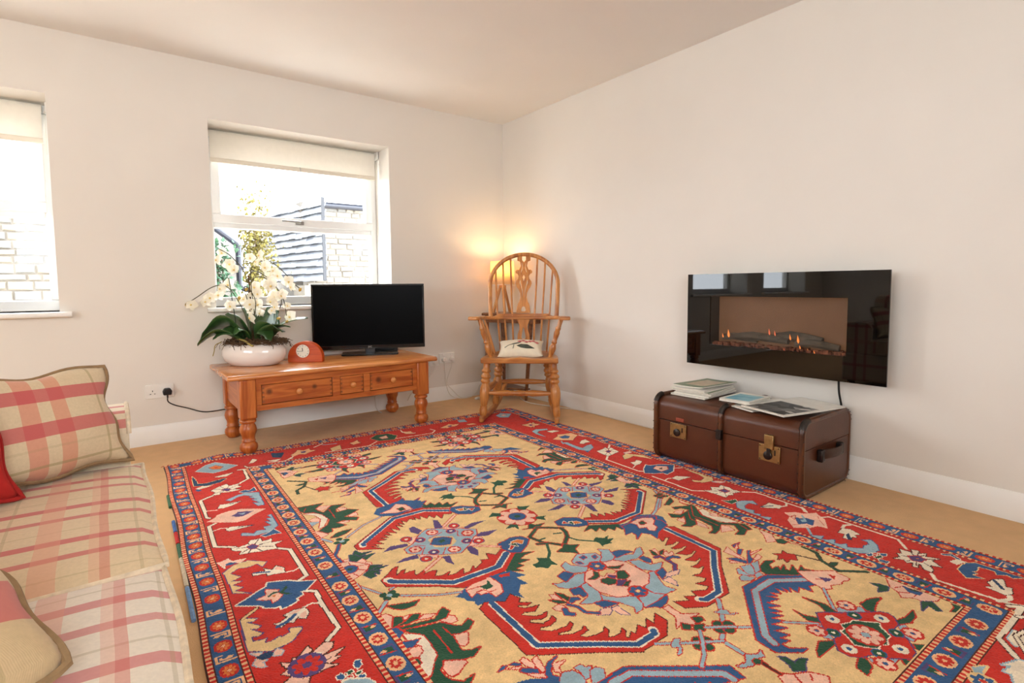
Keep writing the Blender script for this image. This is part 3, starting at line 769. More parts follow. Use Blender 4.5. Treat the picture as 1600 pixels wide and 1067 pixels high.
P w d 4 179 1823 194 1826 218 1810 211 1796 240 1786 271 1794 275 1823 259 1851 242 1836 248 1821 225 1849 212 1839 191 1851
S b - 12 183 1842 213 1834 237 1812
P p - 5 221 1801 239 1791 263 1794 244 1806
P p - 5 246 1830 252 1818 270 1808 266 1834 255 1846
P p d 5 157 2005 178 2024 187 2005 200 2010 230 1980 234 2002 224 2022 242 2008 270 1990 289 2004 279 2026 245 2042 307 2042 273 2063 288 2070 252 2083 272 2098 239 2095 221 2099 203 2098 189 2127 141 2088 169 2072 149 2050 165 2041
S d - 4 227 2029 245 2024
S d - 4 234 2070 266 2062
P w - 5 228 2025 242 2018 256 2028 241 2039
P w - 5 154 2047 176 2053 172 2060
F rv - 42 209 2053 8 42
P b w 3 303 2125 313 2110 323 2117 319 2136 306 2144
P b w 3 255 2139 267 2136 273 2149 265 2159 255 2152
P g w 3 278 2140 293 2139 295 2148 282 2151
P g w 3 296 2157 313 2153 309 2163 296 2165
P b w 3 300 2168 315 2172 311 2184 297 2175
P r w 3 273 2155 289 2157 286 2166
P l w 5 260 2167 276 2167 315 2193 322 2212 315 2253 286 2257 307 2225 284 2200
#BDR
S w - 9 2188 908 2202 973 2200 1142
S w - 11 2195 1175 2142 1219
S w - 11 2033 1317 1981 1358 1981 1583 2001 1607
P w d 3 2047 1217 2099 1210 2140 1194 2126 1231 2167 1214 2153 1251 2145 1296 2082 1311 2036 1319 2037 1265
P v r 2 2086 1247 2120 1244 2110 1269 2080 1276
P y d 3 2100 1367 2145 1347 2160 1369 2198 1420 2189 1502 2163 1437 2147 1403 2104 1413 2064 1414
P p l 2 2150 1328 2200 1333 2184 1355 2145 1347
P w d 3 2053 1466 2079 1476 2108 1458 2114 1493 2076 1513 2034 1517
S w - 6 2037 1514 2000 1533
P k d 3 1994 883 2060 852 2088 818 2125 832 2184 840 2183 904 2132 934 2083 971 2026 928
P b v 3 2062 868 2116 861 2123 894 2087 921 2056 903
S l - 10 2010 947 1986 992
P l b 3 1997 975 2024 983 2015 1063 2019 1126 2081 1101 2113 1100 2083 1151 2011 1190 1982 1133
P b - 5 1989 1173 2018 1183 1988 1206
P w d 3 2071 1044 2122 1006 2158 1002 2143 1061 2117 1054 2083 1065
P l d 3 2008 656 2055 632 2126 665 2113 691 2053 675 2014 704 1995 816 1988 727
P w d 2 2085 715 2136 724 2155 759 2088 761
P k d 3 2071 504 2113 503 2161 474 2147 513 2166 544 2116 554 2084 584 2082 544
P v r 2 2106 524 2131 517 2131 537 2105 546
P b w 6 2027 1581 2086 1544 2092 1564 2145 1585 2199 1635 2118 1695 2058 1704 2060 1678 2016 1654 1986 1623
P p r 4 2073 1606 2114 1591 2152 1629 2120 1661 2069 1659
P d - 5 2087 1626 2120 1623 2097 1643
S w - 10 1980 1679 1975 1914 2015 1952
S w - 10 2140 2059 2187 2101 2178 2321 2153 2345
S w - 7 1981 1755 2010 1744 2042 1759
S w - 7 2158 1667 2207 1698
P w d 4 2021 1948 2050 1969 2081 1940 2106 1967 2141 1954 2142 1979 2146 1996 2135 2018 2140 2059 2092 2045 2075 2060 2058 2047 2023 2056 2023 2022 2021 1984
P v r 4 2074 1988 2112 1993 2103 2024 2070 2021
P y d 3 2195 1707 2211 1719 2199 1756 2200 1801 2193 1839 2204 1865 2162 1899 2105 1885 2076 1851 2089 1828 2113 1863 2162 1850 2183 1797 2181 1770
P p l 2 2147 1904 2176 1910 2198 1942 2163 1935
P l b 3 2016 2111 2046 2120 2083 2148 2059 2182 2048 2151 2005 2155 1980 2174 1991 2207 1964 2222 1977 2244 1956 2252 1982 2288 1954 2294 1957 2205 1963 2149
P g w 3 1980 2065 1999 2085 2037 2094 2019 2114 1980 2111 1981 2092
P w d 3 2034 1754 2072 1748 2121 1802 2074 1797 2033 1794
P w d 4 2046 2205 2120 2202 2133 2250 2097 2261 2089 2249 2063 2229
S w - 8 2120 2253 2149 2262 2174 2249
S t - 7 2052 2205 2103 2228
P p r 4 2073 2292 2116 2318 2130 2346 2181 2372 2161 2393 2142 2424 2065 2470 2054 2435 2015 2428 1962 2388 2012 2339 2054 2325
P b v 4 2064 2344 2066 2362 2092 2376 2095 2401 2047 2420 2047 2398 2014 2384
P l - 5 2057 2367 2080 2378 2060 2392 2041 2382
S l - 8 2105 2351 2072 2378
S w - 10 2186 2309 2152 2339
S w - 10 2153 2408 2181 2422 2180 2666 2120 2713
S w - 11 2114 2501 2147 2494 2170 2506
S l - 10 2002 2423 1953 2463
P l b 4 1953 2458 1963 2471 1982 2490 1952 2496 1964 2515 1988 2528 1960 2540 1965 2558 1986 2569 1962 2582 1979 2604 2001 2620 2027 2613 2049 2620 2071 2608 2068 2587 2097 2608 2072 2636 2029 2659 1986 2653 1946 2623 1944 2560 1949 2508 1947 2468
P w d 4 2062 2509 2114 2501 2129 2523 2112 2566 2090 2555 2075 2568 2065 2556 2037 2564 2034 2552 2030 2540 2070 2530
P t - 5 2064 2536 2090 2535 2040 2566 2028 2557
P b w 3 1963 2644 1986 2653 1970 2662 1953 2654
P r w 3 1989 2655 2004 2662 1985 2669
P b w 3 2008 2669 2023 2685 2004 2691 1994 2680
P g w 3 1962 2669 1995 2677 1982 2688 1958 2679
P b w 3 1960 2684 1967 2713 1948 2712 1948 2691
P w d 5 2008 2713 2037 2722 2060 2705 2066 2718 2101 2700 2103 2720 2104 2737 2129 2726 2136 2744 2114 2753 2133 2767 2106 2773 2126 2808 2093 2796 2064 2831 2053 2803 2020 2821 2003 2823 2005 2801 2034 2784 2034 2776 2001 2784 1996 2772 2028 2764 2010 2751 2025 2737
P v r 4 2066 2735 2096 2757 2085 2782 2053 2778 2041 2757
P o - 5 2068 2757 2078 2765 2063 2767
S w - 12 1989 2827 1957 2847 1973 3016 1991 3051
P b y 4 2094 2867 2161 2870 2187 2889 2190 3012 2161 2990 2171 2976 2148 2955 2169 2946 2167 2922 2163 2903 2129 2909 2109 2901 2107 2914 2084 2905 2087 2936 2050 2901
P w - 5 2132 2833 2169 2844 2171 2870 2122 2857
S b w 9 2173 2806 2190 2823 2175 2848
P w d 4 2032 2951 2048 2966 2068 2950 2104 2956 2129 2974 2078 2992 2085 3004 2046 3014 2021 3002 2026 2980
S t - 10 2100 2957 2057 2989
S w - 14 2025 3012 2003 3017 1964 2999
S w d 14 1957 3024 1981 3048 1744 3047 1692 3087 1678 3097
S w d 12 1909 3053 1943 3081
P w l 4 1763 3061 1822 3064 1824 3076 1820 3088 1761 3103 1733 3083
P w l 6 1613 3084 1629 3100 1586 3093 1590 3108 1557 3119 1580 3148 1690 3127 1668 3103
P l y 5 1545 3043 1580 3064 1540 3064 1523 3072 1508 3061
F br y 26 1505 3074 6 26
#BDB
P t - 5 517 117 584 145 539 232 509 205
P k d 3 602 226 638 186 659 144 684 175 722 156 718 193 746 210 701 234 673 257 647 237 604 264
P v - 5 663 193 696 191 682 226 662 220
S w - 9 817 98 752 148
S w - 9 605 260 551 314 473 286
P y d 3 826 223 894 189 876 273 819 283
P k d 3 955 185 981 179 1017 146 1008 187 1013 216 962 233
P g k 3 1091 170 1155 114 1226 133 1255 212 1207 285 1117 256
P p r 2 1146 185 1198 169 1186 229 1148 227
S w - 9 779 286 872 293 1034 313 1101 257
S l - 10 810 125 885 145
P k d 2 1312 135 1345 166 1374 164 1366 196 1376 233 1319 210
S w - 9 1327 107 1317 159 1347 211 1377 220
S w - 9 1502 195 1511 247 1468 289 1227 273
P k d 3 1565 212 1627 180 1661 158 1681 190 1722 198 1670 236 1637 229 1606 244
P v r 2 1628 204 1659 196 1654 218 1629 223
P l b 3 1763 101 1815 106 1796 178 1746 156
P k d 2 1754 236 1805 241 1815 276 1759 266
P l b 3 2061 149 2131 108 2186 169 2104 248 2054 210
P p v 2 2092 165 2130 149 2136 177 2096 198
P t - 5 2187 264 2203 313 2176 417 2133 418 2177 383 2172 308
P k d 3 2052 482 2099 486 2135 471 2130 510 2156 552 2104 555 2067 570 2061 535
P v r 2 2088 510 2113 510 2111 534 2087 539
P w d 2 381 236 413 159 432 193 405 235
S w d 9 356 268 365 303 507 332 598 287
P t - 5 524 111 580 164 548 239 524 210
P w d 2 465 250 543 260 511 294
#BDX
S d - 3 2083 2009 2078 1961
S d - 3 2083 2009 2023 2005
S d - 3 2083 2009 2135 2025
S d - 3 2083 2009 2086 2051
S d - 3 2083 2009 2137 1972
S d - 3 2083 2009 2039 2048
S d - 3 2083 2009 2030 1962
S d - 3 2083 2009 2126 2053
P v r 3 2078 1991 2108 1996 2101 2022 2072 2019
S d - 4 2067 2760 2054 2722
S d - 4 2067 2760 2106 2730
S d - 4 2067 2760 2116 2767
S d - 4 2067 2760 2112 2802
S d - 4 2067 2760 2043 2807
S d - 4 2067 2760 2010 2778
S d - 4 2067 2760 2021 2747
S d - 4 2067 2760 2124 2748
P v r 4 2065 2738 2094 2757 2084 2781 2055 2778 2041 2757
P o - 5 2068 2757 2078 2765 2063 2767
S d - 3 225 589 181 549
S d - 3 225 589 209 524
S d - 3 225 589 245 535
S d - 3 225 589 280 553
S d - 3 225 589 274 619
S d - 3 225 589 236 628
S d - 3 225 589 192 624
S d - 3 225 589 174 611
P v r 3 206 576 228 569 244 596 226 613
S d - 4 218 1286 168 1268
S d - 4 218 1286 177 1314
S d - 4 218 1286 197 1327
S d - 4 218 1286 239 1342
S d - 4 218 1286 278 1326
S d - 4 218 1286 281 1281
S d - 4 218 1286 246 1236
S d - 4 218 1286 207 1250
P v r 3 200 1273 220 1265 236 1290 223 1308 205 1299
S d - 3 2099 1257 2066 1220
S d - 3 2099 1257 2122 1204
S d - 3 2099 1257 2151 1214
S d - 3 2099 1257 2150 1253
S d - 3 2099 1257 2130 1291
S d - 3 2099 1257 2063 1314
S d - 3 2099 1257 2041 1291
P v r 2 2088 1248 2117 1247 2109 1268 2082 1273
S d - 4 209 2053 170 2027
S d - 4 209 2053 193 2009
S d - 4 209 2053 228 2007
S d - 4 209 2053 260 2040
S d - 4 209 2053 253 2080
S d - 4 209 2053 228 2091
S d - 4 209 2053 187 2098
S d - 4 209 2053 169 2060
F rv - 38 209 2053 8 38
P p r 3 2052 2334 2083 2334 2043 2351
P r - 5 2155 2388 2133 2406 2125 2406
S r - 3 2054 2325 2083 2334
S r - 3 2119 2413 2084 2447
S r - 3 2029 2407 2020 2426
S r - 3 1984 2373 2009 2387"""
# ------------------------------------------------------------------ materials
M_WALL = mat('wall_paint', lin(231, 224, 214), .85, .012, 3, .06, 260, spec=.2)
M_CEIL = mat('ceiling_paint', lin(244, 241, 237), .9, .01, 3, .04, 200, spec=.2)
M_TRIM = mat('white_gloss', lin(243, 240, 234), .4, .015, 5)
M_UPVC = mat('white_upvc', lin(244, 243, 240), .3, .01, 5)
M_CARPET = mat('beige_carpet', lin(224, 176, 120), .95, .05, 14, .7, 340, spec=.1, sheen=.2)
M_GLASS = glass_mat('window_glass')
M_WSOCK = mat('white_plastic', lin(238, 234, 226), .3, .015, 20)
M_BLACK = mat('black_plastic', lin(18, 18, 19), .35, .1, 20)
M_WCABLE = mat('white_cable', lin(232, 226, 214), .45, .03, 20)
M_STEEL = mat('brushed_steel', lin(170, 168, 164), .3, .08, 40, metal=1)
# ------------------------------------------------------------------ room shell (corner of the room at the origin)
CH, XL, YF, TH = 2.4, -6.6, -5.3, .36
WX = [(-4.36, -3.117), (-2.33, -1.095), (-6.03, -4.79)]; WZ = (.84, 2.047)
b = MB()
xs = [XL-TH, WX[2][0], WX[2][1], WX[0][0], WX[0][1], WX[1][0], WX[1][1], TH]
b.box(xs[0], xs[7], 0, TH, -.3, WZ[0]); b.box(xs[0], xs[7], 0, TH, WZ[1], CH+.2)
for i in (0, 2, 4, 6): b.box(xs[i], xs[i+1], 0, TH, WZ[0], WZ[1])
struct(b.build('wall_back', M_WALL, smooth=0))
struct(MB().box(0, TH, YF-TH, 0, -.3, CH+.2).build('wall_right', M_WALL, smooth=0))
b = MB(); b.box(XL-TH, XL, YF-TH, -4.9, -.3, CH+.2); b.box(XL-TH, XL, -2.4, 0, -.3, CH+.2); b.box(XL-TH, XL, -4.9, -2.4, 2.15, CH+.2); b.box(XL-TH, XL, -4.9, -2.4, -.3, 1.05)
struct(b.build('wall_left', M_WALL, smooth=0))
b = MB(); b.box(XL, -3.9, YF-TH, YF, -.3, CH+.2); b.box(-2.1, 0, YF-TH, YF, -.3, CH+.2); b.box(-3.9, -2.1, YF-TH, YF, 2.2, CH+.2); b.box(-3.9, -2.1, YF-TH, YF, -.3, 1.25)
struct(b.build('wall_front', M_WALL, smooth=0))
struct(MB().box(XL, 0, YF, 0, -.2, 0).build('floor', M_CARPET, smooth=0))
struct(MB().box(XL, 0, YF, 0, CH, CH+.2).build('ceiling', M_CEIL, smooth=0))
BBP = [(0, 0), (.016, 0), (.016, .082), (.012, .092), (.009, .108), (.004, .117), (0, .118)]
def baseboard(name, T, L0, L1):
    struct(MB().prism(BBP, L0, L1, T).build(name, M_TRIM, smooth=30))
baseboard('baseboard_back', lambda d, z, l: (l, -d, z), XL, 0)
baseboard('baseboard_right', lambda d, z, l: (-d, l, z), YF, 0)
baseboard('baseboard_left', lambda d, z, l: (XL+d, l, z), YF, 0)
# ------------------------------------------------------------------ windows
def window(name, w, h, loc, rz, handle=True, open_top=True):
    """local: x along the wall, y outwards, z from the sill"""
    r = bpy.data.objects.new(name, None); COL.objects.link(r); r.location = loc; r.rotation_euler = (0, 0, rz); struct(r)
    y0, y1 = .268, .335
    f = MB(); f.box(0, w, y0, y1, 0, .062); f.box(0, w, y0, y1, h-.05, h); f.box(0, .05, y0, y1, .062, h-.05); f.box(w-.05, w, y0, y1, .062, h-.05)
    tz = .545
    f.box(.05, w-.05, y0, y1, tz, tz+.05)
    f.build('window_frame', M_UPVC, r, .006)
    s = MB(); a0, a1, c0, c1 = .04, w-.04, tz+.035, h-.04; q = y0-.016
    s.box(a0, a1, q, y1-.02, c0, c0+.062); s.box(a0, a1, q, y1-.02, c1-.055, c1); s.box(a0, a0+.055, q, y1-.02, c0+.062, c1-.055); s.box(a1-.055, a1, q, y1-.02, c0+.062, c1-.055)
    s.build('opening_sash', M_UPVC, r, .006)
    MB().box(.045, w-.045, .298, .306, .058, tz+.005).build('pane', M_GLASS, r, smooth=0)
    MB().box(a0+.05, a1-.05, .298, .306, c0+.058, c1-.05).build('pane', M_GLASS, r, smooth=0)
    hd = MB(); hd.box(w/2-.03, w/2+.03, q-.012, q, c0+.015, c0+.04); hd.tube([(w/2, q-.012, c0+.03), (w/2, q-.035, c0+.032), (w/2-.06, q-.04, c0+.034), (w/2-.13, q-.036, c0+.036)], .008, 8)
    hd.build('handle', M_STEEL, r, .002)
    sl = MB(); sl.prism(rrect(-.045, .27, -.03, 0, .012, 4), -.055, w+.055, lambda y, z, l: (l, y, z))
    sl.v = [(max(x, .002) if y > .001 and x < 0 else (min(x, w-.002) if y > .001 and x > w else x), y, z) for x, y, z in sl.v]
    sl.build('sill', M_TRIM, r)
    return r
w1 = window('window_1', WX[1][1]-WX[1][0], WZ[1]-WZ[0], (WX[1][0], 0, WZ[0]), 0)
w2 = window('window_2', WX[0][1]-WX[0][0], WZ[1]-WZ[0], (WX[0][0], 0, WZ[0]), 0)
w3 = window('window_3', WX[2][1]-WX[2][0], WZ[1]-WZ[0], (WX[2][0], 0, WZ[0]), 0)
# unseen wide windows, added beside and behind the camera as fill light
def fill_window(name, loc, rz, w, h, n):
    r = bpy.data.objects.new(name, None); COL.objects.link(r); r.location = loc; r.rotation_euler = (0, 0, rz); struct(r)
    for k in range(n):
        x0 = k*w/n; f = MB(); x1 = x0+w/n
        f.box(x0, x0+.05, -.03, .03, 0, h); f.box(x1-.05, x1, -.03, .03, 0, h); f.box(x0+.05, x1-.05, -.03, .03, 0, .05); f.box(x0+.05, x1-.05, -.03, .03, h-.05, h)
        f.build('window_frame', M_UPVC, r, .004); MB().box(x0+.045, x1-.045, -.006, .006, .045, h-.045).build('pane', M_GLASS, r, smooth=0)
fill_window('fill_window_side', (XL-.2, -4.9, 1.05), PI/2, 2.5, 1.1, 2)
fill_window('fill_window_rear', (-3.9, YF-.2, 1.25), 0, 1.8, .95, 2)
# roller blinds
M_BLIND = mat('cream_blind', lin(246, 240, 228), .9, .02, 30, .1, 300)
_n = M_BLIND.node_tree; _t = _n.nodes.new('ShaderNodeBsdfTranslucent'); _t.inputs[0].default_value = lin(250, 246, 238); _m = _n.nodes.new('ShaderNodeMixShader'); _m.inputs[0].default_value = .22
_n.links.new(_n.nodes['Principled BSDF'].outputs[0], _m.inputs[1]); _n.links.new(_t.outputs[0], _m.inputs[2]); _n.links.new(_m.outputs[0], _n.nodes['Material Output'].inputs[0])
M_BAR = mat('blind_bar', lin(232, 222, 204), .6, .02, 20)
def blind(x0, x1, label, drop):
    r = thing('roller_blind', label, 'blind', ((x0+x1)/2, .2, WZ[1]), 0, 'roller blinds at the windows'); w = (x1-x0)/2-.012
    t = MB().lathe([(.022, -w+.02), (.022, w-.02)], 20, mat4=Matrix.Rotation(PI/2, 4, 'Y')); t.xf(Matrix.Translation((0, .02, -.034))); t.build('roller', M_BLIND, r)
    MB().box(-w+.022, w-.022, -.004, -.0025, -drop, -.034).build('fabric', M_BLIND, r, smooth=0)
    MB().prism(rrect(-.011, .004, -drop-.03, -drop+.002, .005, 3), -w+.022, w-.022, lambda y, z, l: (l, y, z)).build('bottom_bar', M_BAR, r)
    for s in (-1, 1):
        q = MB(); q.box(s*w-.004, s*w+.004, -.02, .05, -.062, -.002); q.build('bracket', M_WSOCK, r, .001)
    MB().tube(smoothpath([(0, -.012, -drop+.002), (0, -.02, -drop-.02), (.002, -.016, -drop-.038), (0, -.006, -drop-.045), (0, -.012, -drop-.07)], 4), .0022, 6).build('pull_hook', M_STEEL, r)
    MB().tube([(w-.006, -.008, -.05), (w-.006, -.008, -.3)], .0012, 5).build('chain', M_WCABLE, r)
blind(*WX[1], 'cream roller blind above the window behind the orchid', .2)
blind(*WX[0], 'cream roller blind at the left window above the sofa', .21)
# ------------------------------------------------------------------ outside
M_STONE = [mat('stone_a', lin(136, 128, 116), .9, .1, 12, .5, 60), mat('stone_b', lin(122, 115, 104), .9, .1, 12, .5, 60), mat('stone_c', lin(146, 138, 124), .9, .1, 12, .5, 60), mat('stone_d', lin(118, 116, 112), .9, .1, 12, .5, 60)]
M_MORTAR = mat('mortar', lin(108, 102, 94), .95, .08, 20, .4, 80)
M_SLATE = [mat('slate_a', lin(134, 140, 150), .6, .08, 10, .3, 60), mat('slate_b', lin(146, 152, 162), .6, .08, 10, .3, 60), mat('slate_c', lin(122, 128, 140), .6, .08, 10, .3, 60)]
M_PIPE = mat('grey_drainpipe', lin(38, 40, 50), .4, .05, 10)
M_RENDER = mat('pale_render', lin(142, 136, 130), .9, .05, 5, .3, 80)
M_BOUNCE = mat('pale_bounce_ground', lin(206, 198, 184), .95, .12, 4, .4, 40)  # ground made pale on purpose to bounce daylight up to the ceiling
M_IVY = mat('ivy_leaf', lin(34, 72, 44), .55, .3, 20); M_AUT = mat('autumn_leaf', lin(126, 116, 56), .6, .25, 12); M_BARK = mat('bark', lin(96, 78, 60), .9, .2, 10, .5, 40)
struct(MB().box(-14, 12, .36, 26, -.42, -.3).build('ground_outside', M_BOUNCE, smooth=0))
struct(MB().box(-14, -7.0, -14, .36, -.42, -.3).build('ground_side', M_BOUNCE, smooth=0))
struct(MB().box(-7.0, 12, -14, -5.7, -.42, -.3).build('terrace', M_MORTAR, smooth=0))
def stones(parent, x0, x1, z0, z1, y, wr, hr, seed):
    rnd = random.Random(seed); z = z0; k = 0
    while z < z1-.02:
        h = min(rnd.uniform(*hr), z1-z); x = x0
        while x < x1-.02:
            w = min(rnd.uniform(*wr), x1-x)
            if x1-x-w < .05: w = x1-x
            m = MB(); g = .007; d = rnd.uniform(.012, .03); j = lambda: rnd.uniform(-.008, .008)
            fx = [(x+g, z+g), (x+w-g, z+g), (x+w-g, z+h-g), (x+g, z+h-g)]
            m.add([(a, y, c) for a, c in fx]+[(a+j()+(.012 if i in (0, 3) else -.012), y-d, c+j()+(.01 if i < 2 else -.01)) for i, (a, c) in enumerate(fx)],
                  [(4, 5, 6, 7), (0, 1, 5, 4), (1, 2, 6, 5), (2, 3, 7, 6), (3, 0, 4, 7)])
            m.build('stone', rnd.choice(M_STONE), parent, smooth=0); x += w
        z += h
r = thing('stone_boundary_wall', 'rubble stone garden wall outside the left window', 'wall', (0, 0, 0))
MB().box(-5.4, -2.55, 3.0, 3.35, -.3, 1.66).build('wall_core', M_MORTAR, r, smooth=0)
stones(r, -4.6, -2.75, .7, 1.66, 3.0, (.11, .24), (.06, .11), 3)
MB().box(-5.4, -2.5, 2.96, 3.4, 1.66, 1.72).build('coping', M_STONE[2], r, .01)
r = thing('stone_house', 'pale stone house wall with dark gutter beyond the slate roof', 'house', (0, 0, 0))
MB().box(-.35, 6, 5.0, 9, -.3, 2.33).build('wall_core', M_MORTAR, r, smooth=0)
stones(r, -.3, 1.0, .95, 2.28, 5.0, (.12, .3), (.07, .1), 5)
MB().tube([(-.02, 4.93, 2.3), (6, 4.93, 2.3)], .05, 10).build('gutter', M_PIPE, r)
MB().add([(-.1, 4.85, 2.36), (6, 4.85, 2.36), (6, 7, 3.6), (-.1, 7, 3.6), (-.1, 4.85, 2.42), (6, 4.85, 2.42), (6, 7, 3.66), (-.1, 7, 3.66)], [(3, 2, 1, 0), (4, 5, 6, 7), (0, 1, 5, 4), (1, 2, 6, 5), (2, 3, 7, 6), (3, 0, 4, 7)]).build('roof', M_SLATE[1], r, smooth=0)
# slate roof running away from the window
r = thing('slate_roof_outbuilding', 'low outbuilding with a roof of overlapping pale slates', 'outbuilding', (0, 0, 0))
A = Vector((-.286, 4.0, 1.06)); D = Vector((-.31, 2.0, 0)); U = Vector((.10, .30, 1.25)); Nn = U.cross(D).normalized(); Nn = -Nn if Nn.y > 0 else Nn
q = MB(); b0 = A+D*.03; q.add([b0, b0+D*1.15, b0+D*1.15+U, b0+U, b0-Nn*.02, b0+D*1.15-Nn*.02, b0+D*1.15+U-Nn*.02, b0+U-Nn*.02], [(0, 1, 2, 3), (4, 7, 6, 5), (0, 4, 5, 1), (1, 5, 6, 2), (2, 6, 7, 3), (3, 7, 4, 0)]).build('roof_deck', M_MORTAR, r, smooth=0)
rs = random.Random(11)
for i in range(11):
    for j in range(9):
        u0 = max(0, (j-(.5 if i % 2 else 0))/8.5); u1 = (j+1-(.5 if i % 2 else 0))/8.5; v0 = i/11; v1 = v0+.13; jt = rs.uniform(-.012, .012)
        base = A+D*u0+U*(v0+jt*.6); e1 = D*(u1-u0); e2 = U*(v1-v0); up = Nn*(.05+rs.uniform(0, .014))
        p = [base+up, base+e1+up, base+e1+e2, base+e2]; t = Nn*.014
        MB().add([*p, *[c-t for c in p]], [(0, 1, 2, 3), (7, 6, 5, 4), (0, 4, 5, 1), (1, 5, 6, 2), (2, 6, 7, 3), (3, 7, 4, 0)]).build('slate', rs.choice(M_SLATE), r, smooth=0)
e0 = -D.normalized()*.015
vg = [A+Nn*.02, A+Nn*.07, A+U+Nn*.07, A+U+Nn*.02]
MB().add([*vg, *[c+e0 for c in vg]], [(0, 1, 2, 3), (7, 6, 5, 4), (0, 4, 5, 1), (1, 5, 6, 2), (2, 6, 7, 3), (3, 7, 4, 0)]).build('verge', mat('dark_verge', lin(16, 16, 22), .5, .05, 9), r, smooth=0)
MB().box(-.5, -.1, 4.4, 5.0, -.3, 1.0).build('wall', M_STONE[0], r, smooth=0)
r = thing('rendered_cottage', 'pale rendered cottage wall beyond the window behind the orchid', 'house', (0, 0, 0))
MB().box(-3.4, -1.56, 3.42, 7.0, -.3, 3.4).build('wall', M_RENDER, r, smooth=0)
dp = thing('drainpipe', 'grey drainpipe with a swan neck on the pale cottage', 'pipe', (0, 0, 0))
pp = [(-2.1, 3.3, 1.92), (-1.87, 3.3, 1.71), (-1.60, 3.3, 1.50), (-1.585, 3.3, 1.47), (-1.585, 3.3, 1.0), (-1.55, 3.3, .96), (-1.42, 3.3, .92), (-1.40, 3.3, .85), (-1.40, 3.3, -.3)]
MB().tube(pp, .036, 10).build('pipe', M_PIPE, dp); MB().box(-1.64, -1.53, 3.26, 3.42, 1.2, 1.23).build('clip', M_PIPE, dp)
def leaf_mesh(name, m, s):
    q = MB().add([(0, 0, 0), (s*.4, 0, s*.35), (s*.15, s*.08, s*.5), (0, .0, s), (-s*.15, s*.08, s*.5), (-s*.4, 0, s*.35)], [(0, 1, 2), (1, 3, 2), (0, 2, 4), (2, 3, 4), (0, 4, 5), (4, 3, 5)])
    return q.v, q.f
def foliage(name, m, parent, n, fn, s, seed):
    rnd = random.Random(seed); lv, lf = leaf_mesh('l', m, 1); b = MB()
    for _ in range(n):
        p = Vector(fn(rnd)); R = Matrix.Rotation(rnd.uniform(0, 6.28), 4, 'Z') @ Matrix.Rotation(rnd.uniform(0, 6.28), 4, 'X'); k = s*rnd.uniform(.6, 1.3)
        b.add([p+(R @ Vector(c))*k for c in lv], lf)
    o = b.build(name, m, parent, smooth=0); o['kind'] = 'stuff'; return o
r = thing('ivy_shrub', 'dark green leafy shrub growing against the pale cottage', 'shrub', (-1.9, 3.1, -.3))
foliage('foliage', M_IVY, r, 2600, lambda q: (q.gauss(-.06, .14), q.gauss(0, .06), q.uniform(.2, 1.80)), .065, 1)
for k in range(5): MB().tube([(-.1+k*.05, 0, 0), (-.12+k*.06, .02, .8), (-.1+k*.05, 0, 1.6)], .008, 5).build('stem', M_BARK, r)
r = thing('autumn_tree', 'yellow leaved tree standing between cottage and slate roof', 'tree', (-1.08, 4.8, -.3))
foliage('foliage', M_AUT, r, 1900, lambda q: (q.gauss(0, .13), q.gauss(0, .13), 1.75+q.gauss(0, .42)), .06, 2)
MB().tube([(0, 0, 0), (.02, 0, .9), (-.02, 0, 1.5), (.03, .02, 2.2)], [.025, .02, .015, .008], 8).build('trunk', M_BARK, r)
for k in range(7):
    a = k*.9; MB().tube([(0, 0, .8+k*.15), (.1*math.cos(a), .1*math.sin(a), 1.1+k*.16), (.2*math.cos(a), .2*math.sin(a), 1.3+k*.18)], [.008, .006, .003], 6).build('branch', M_BARK, r)
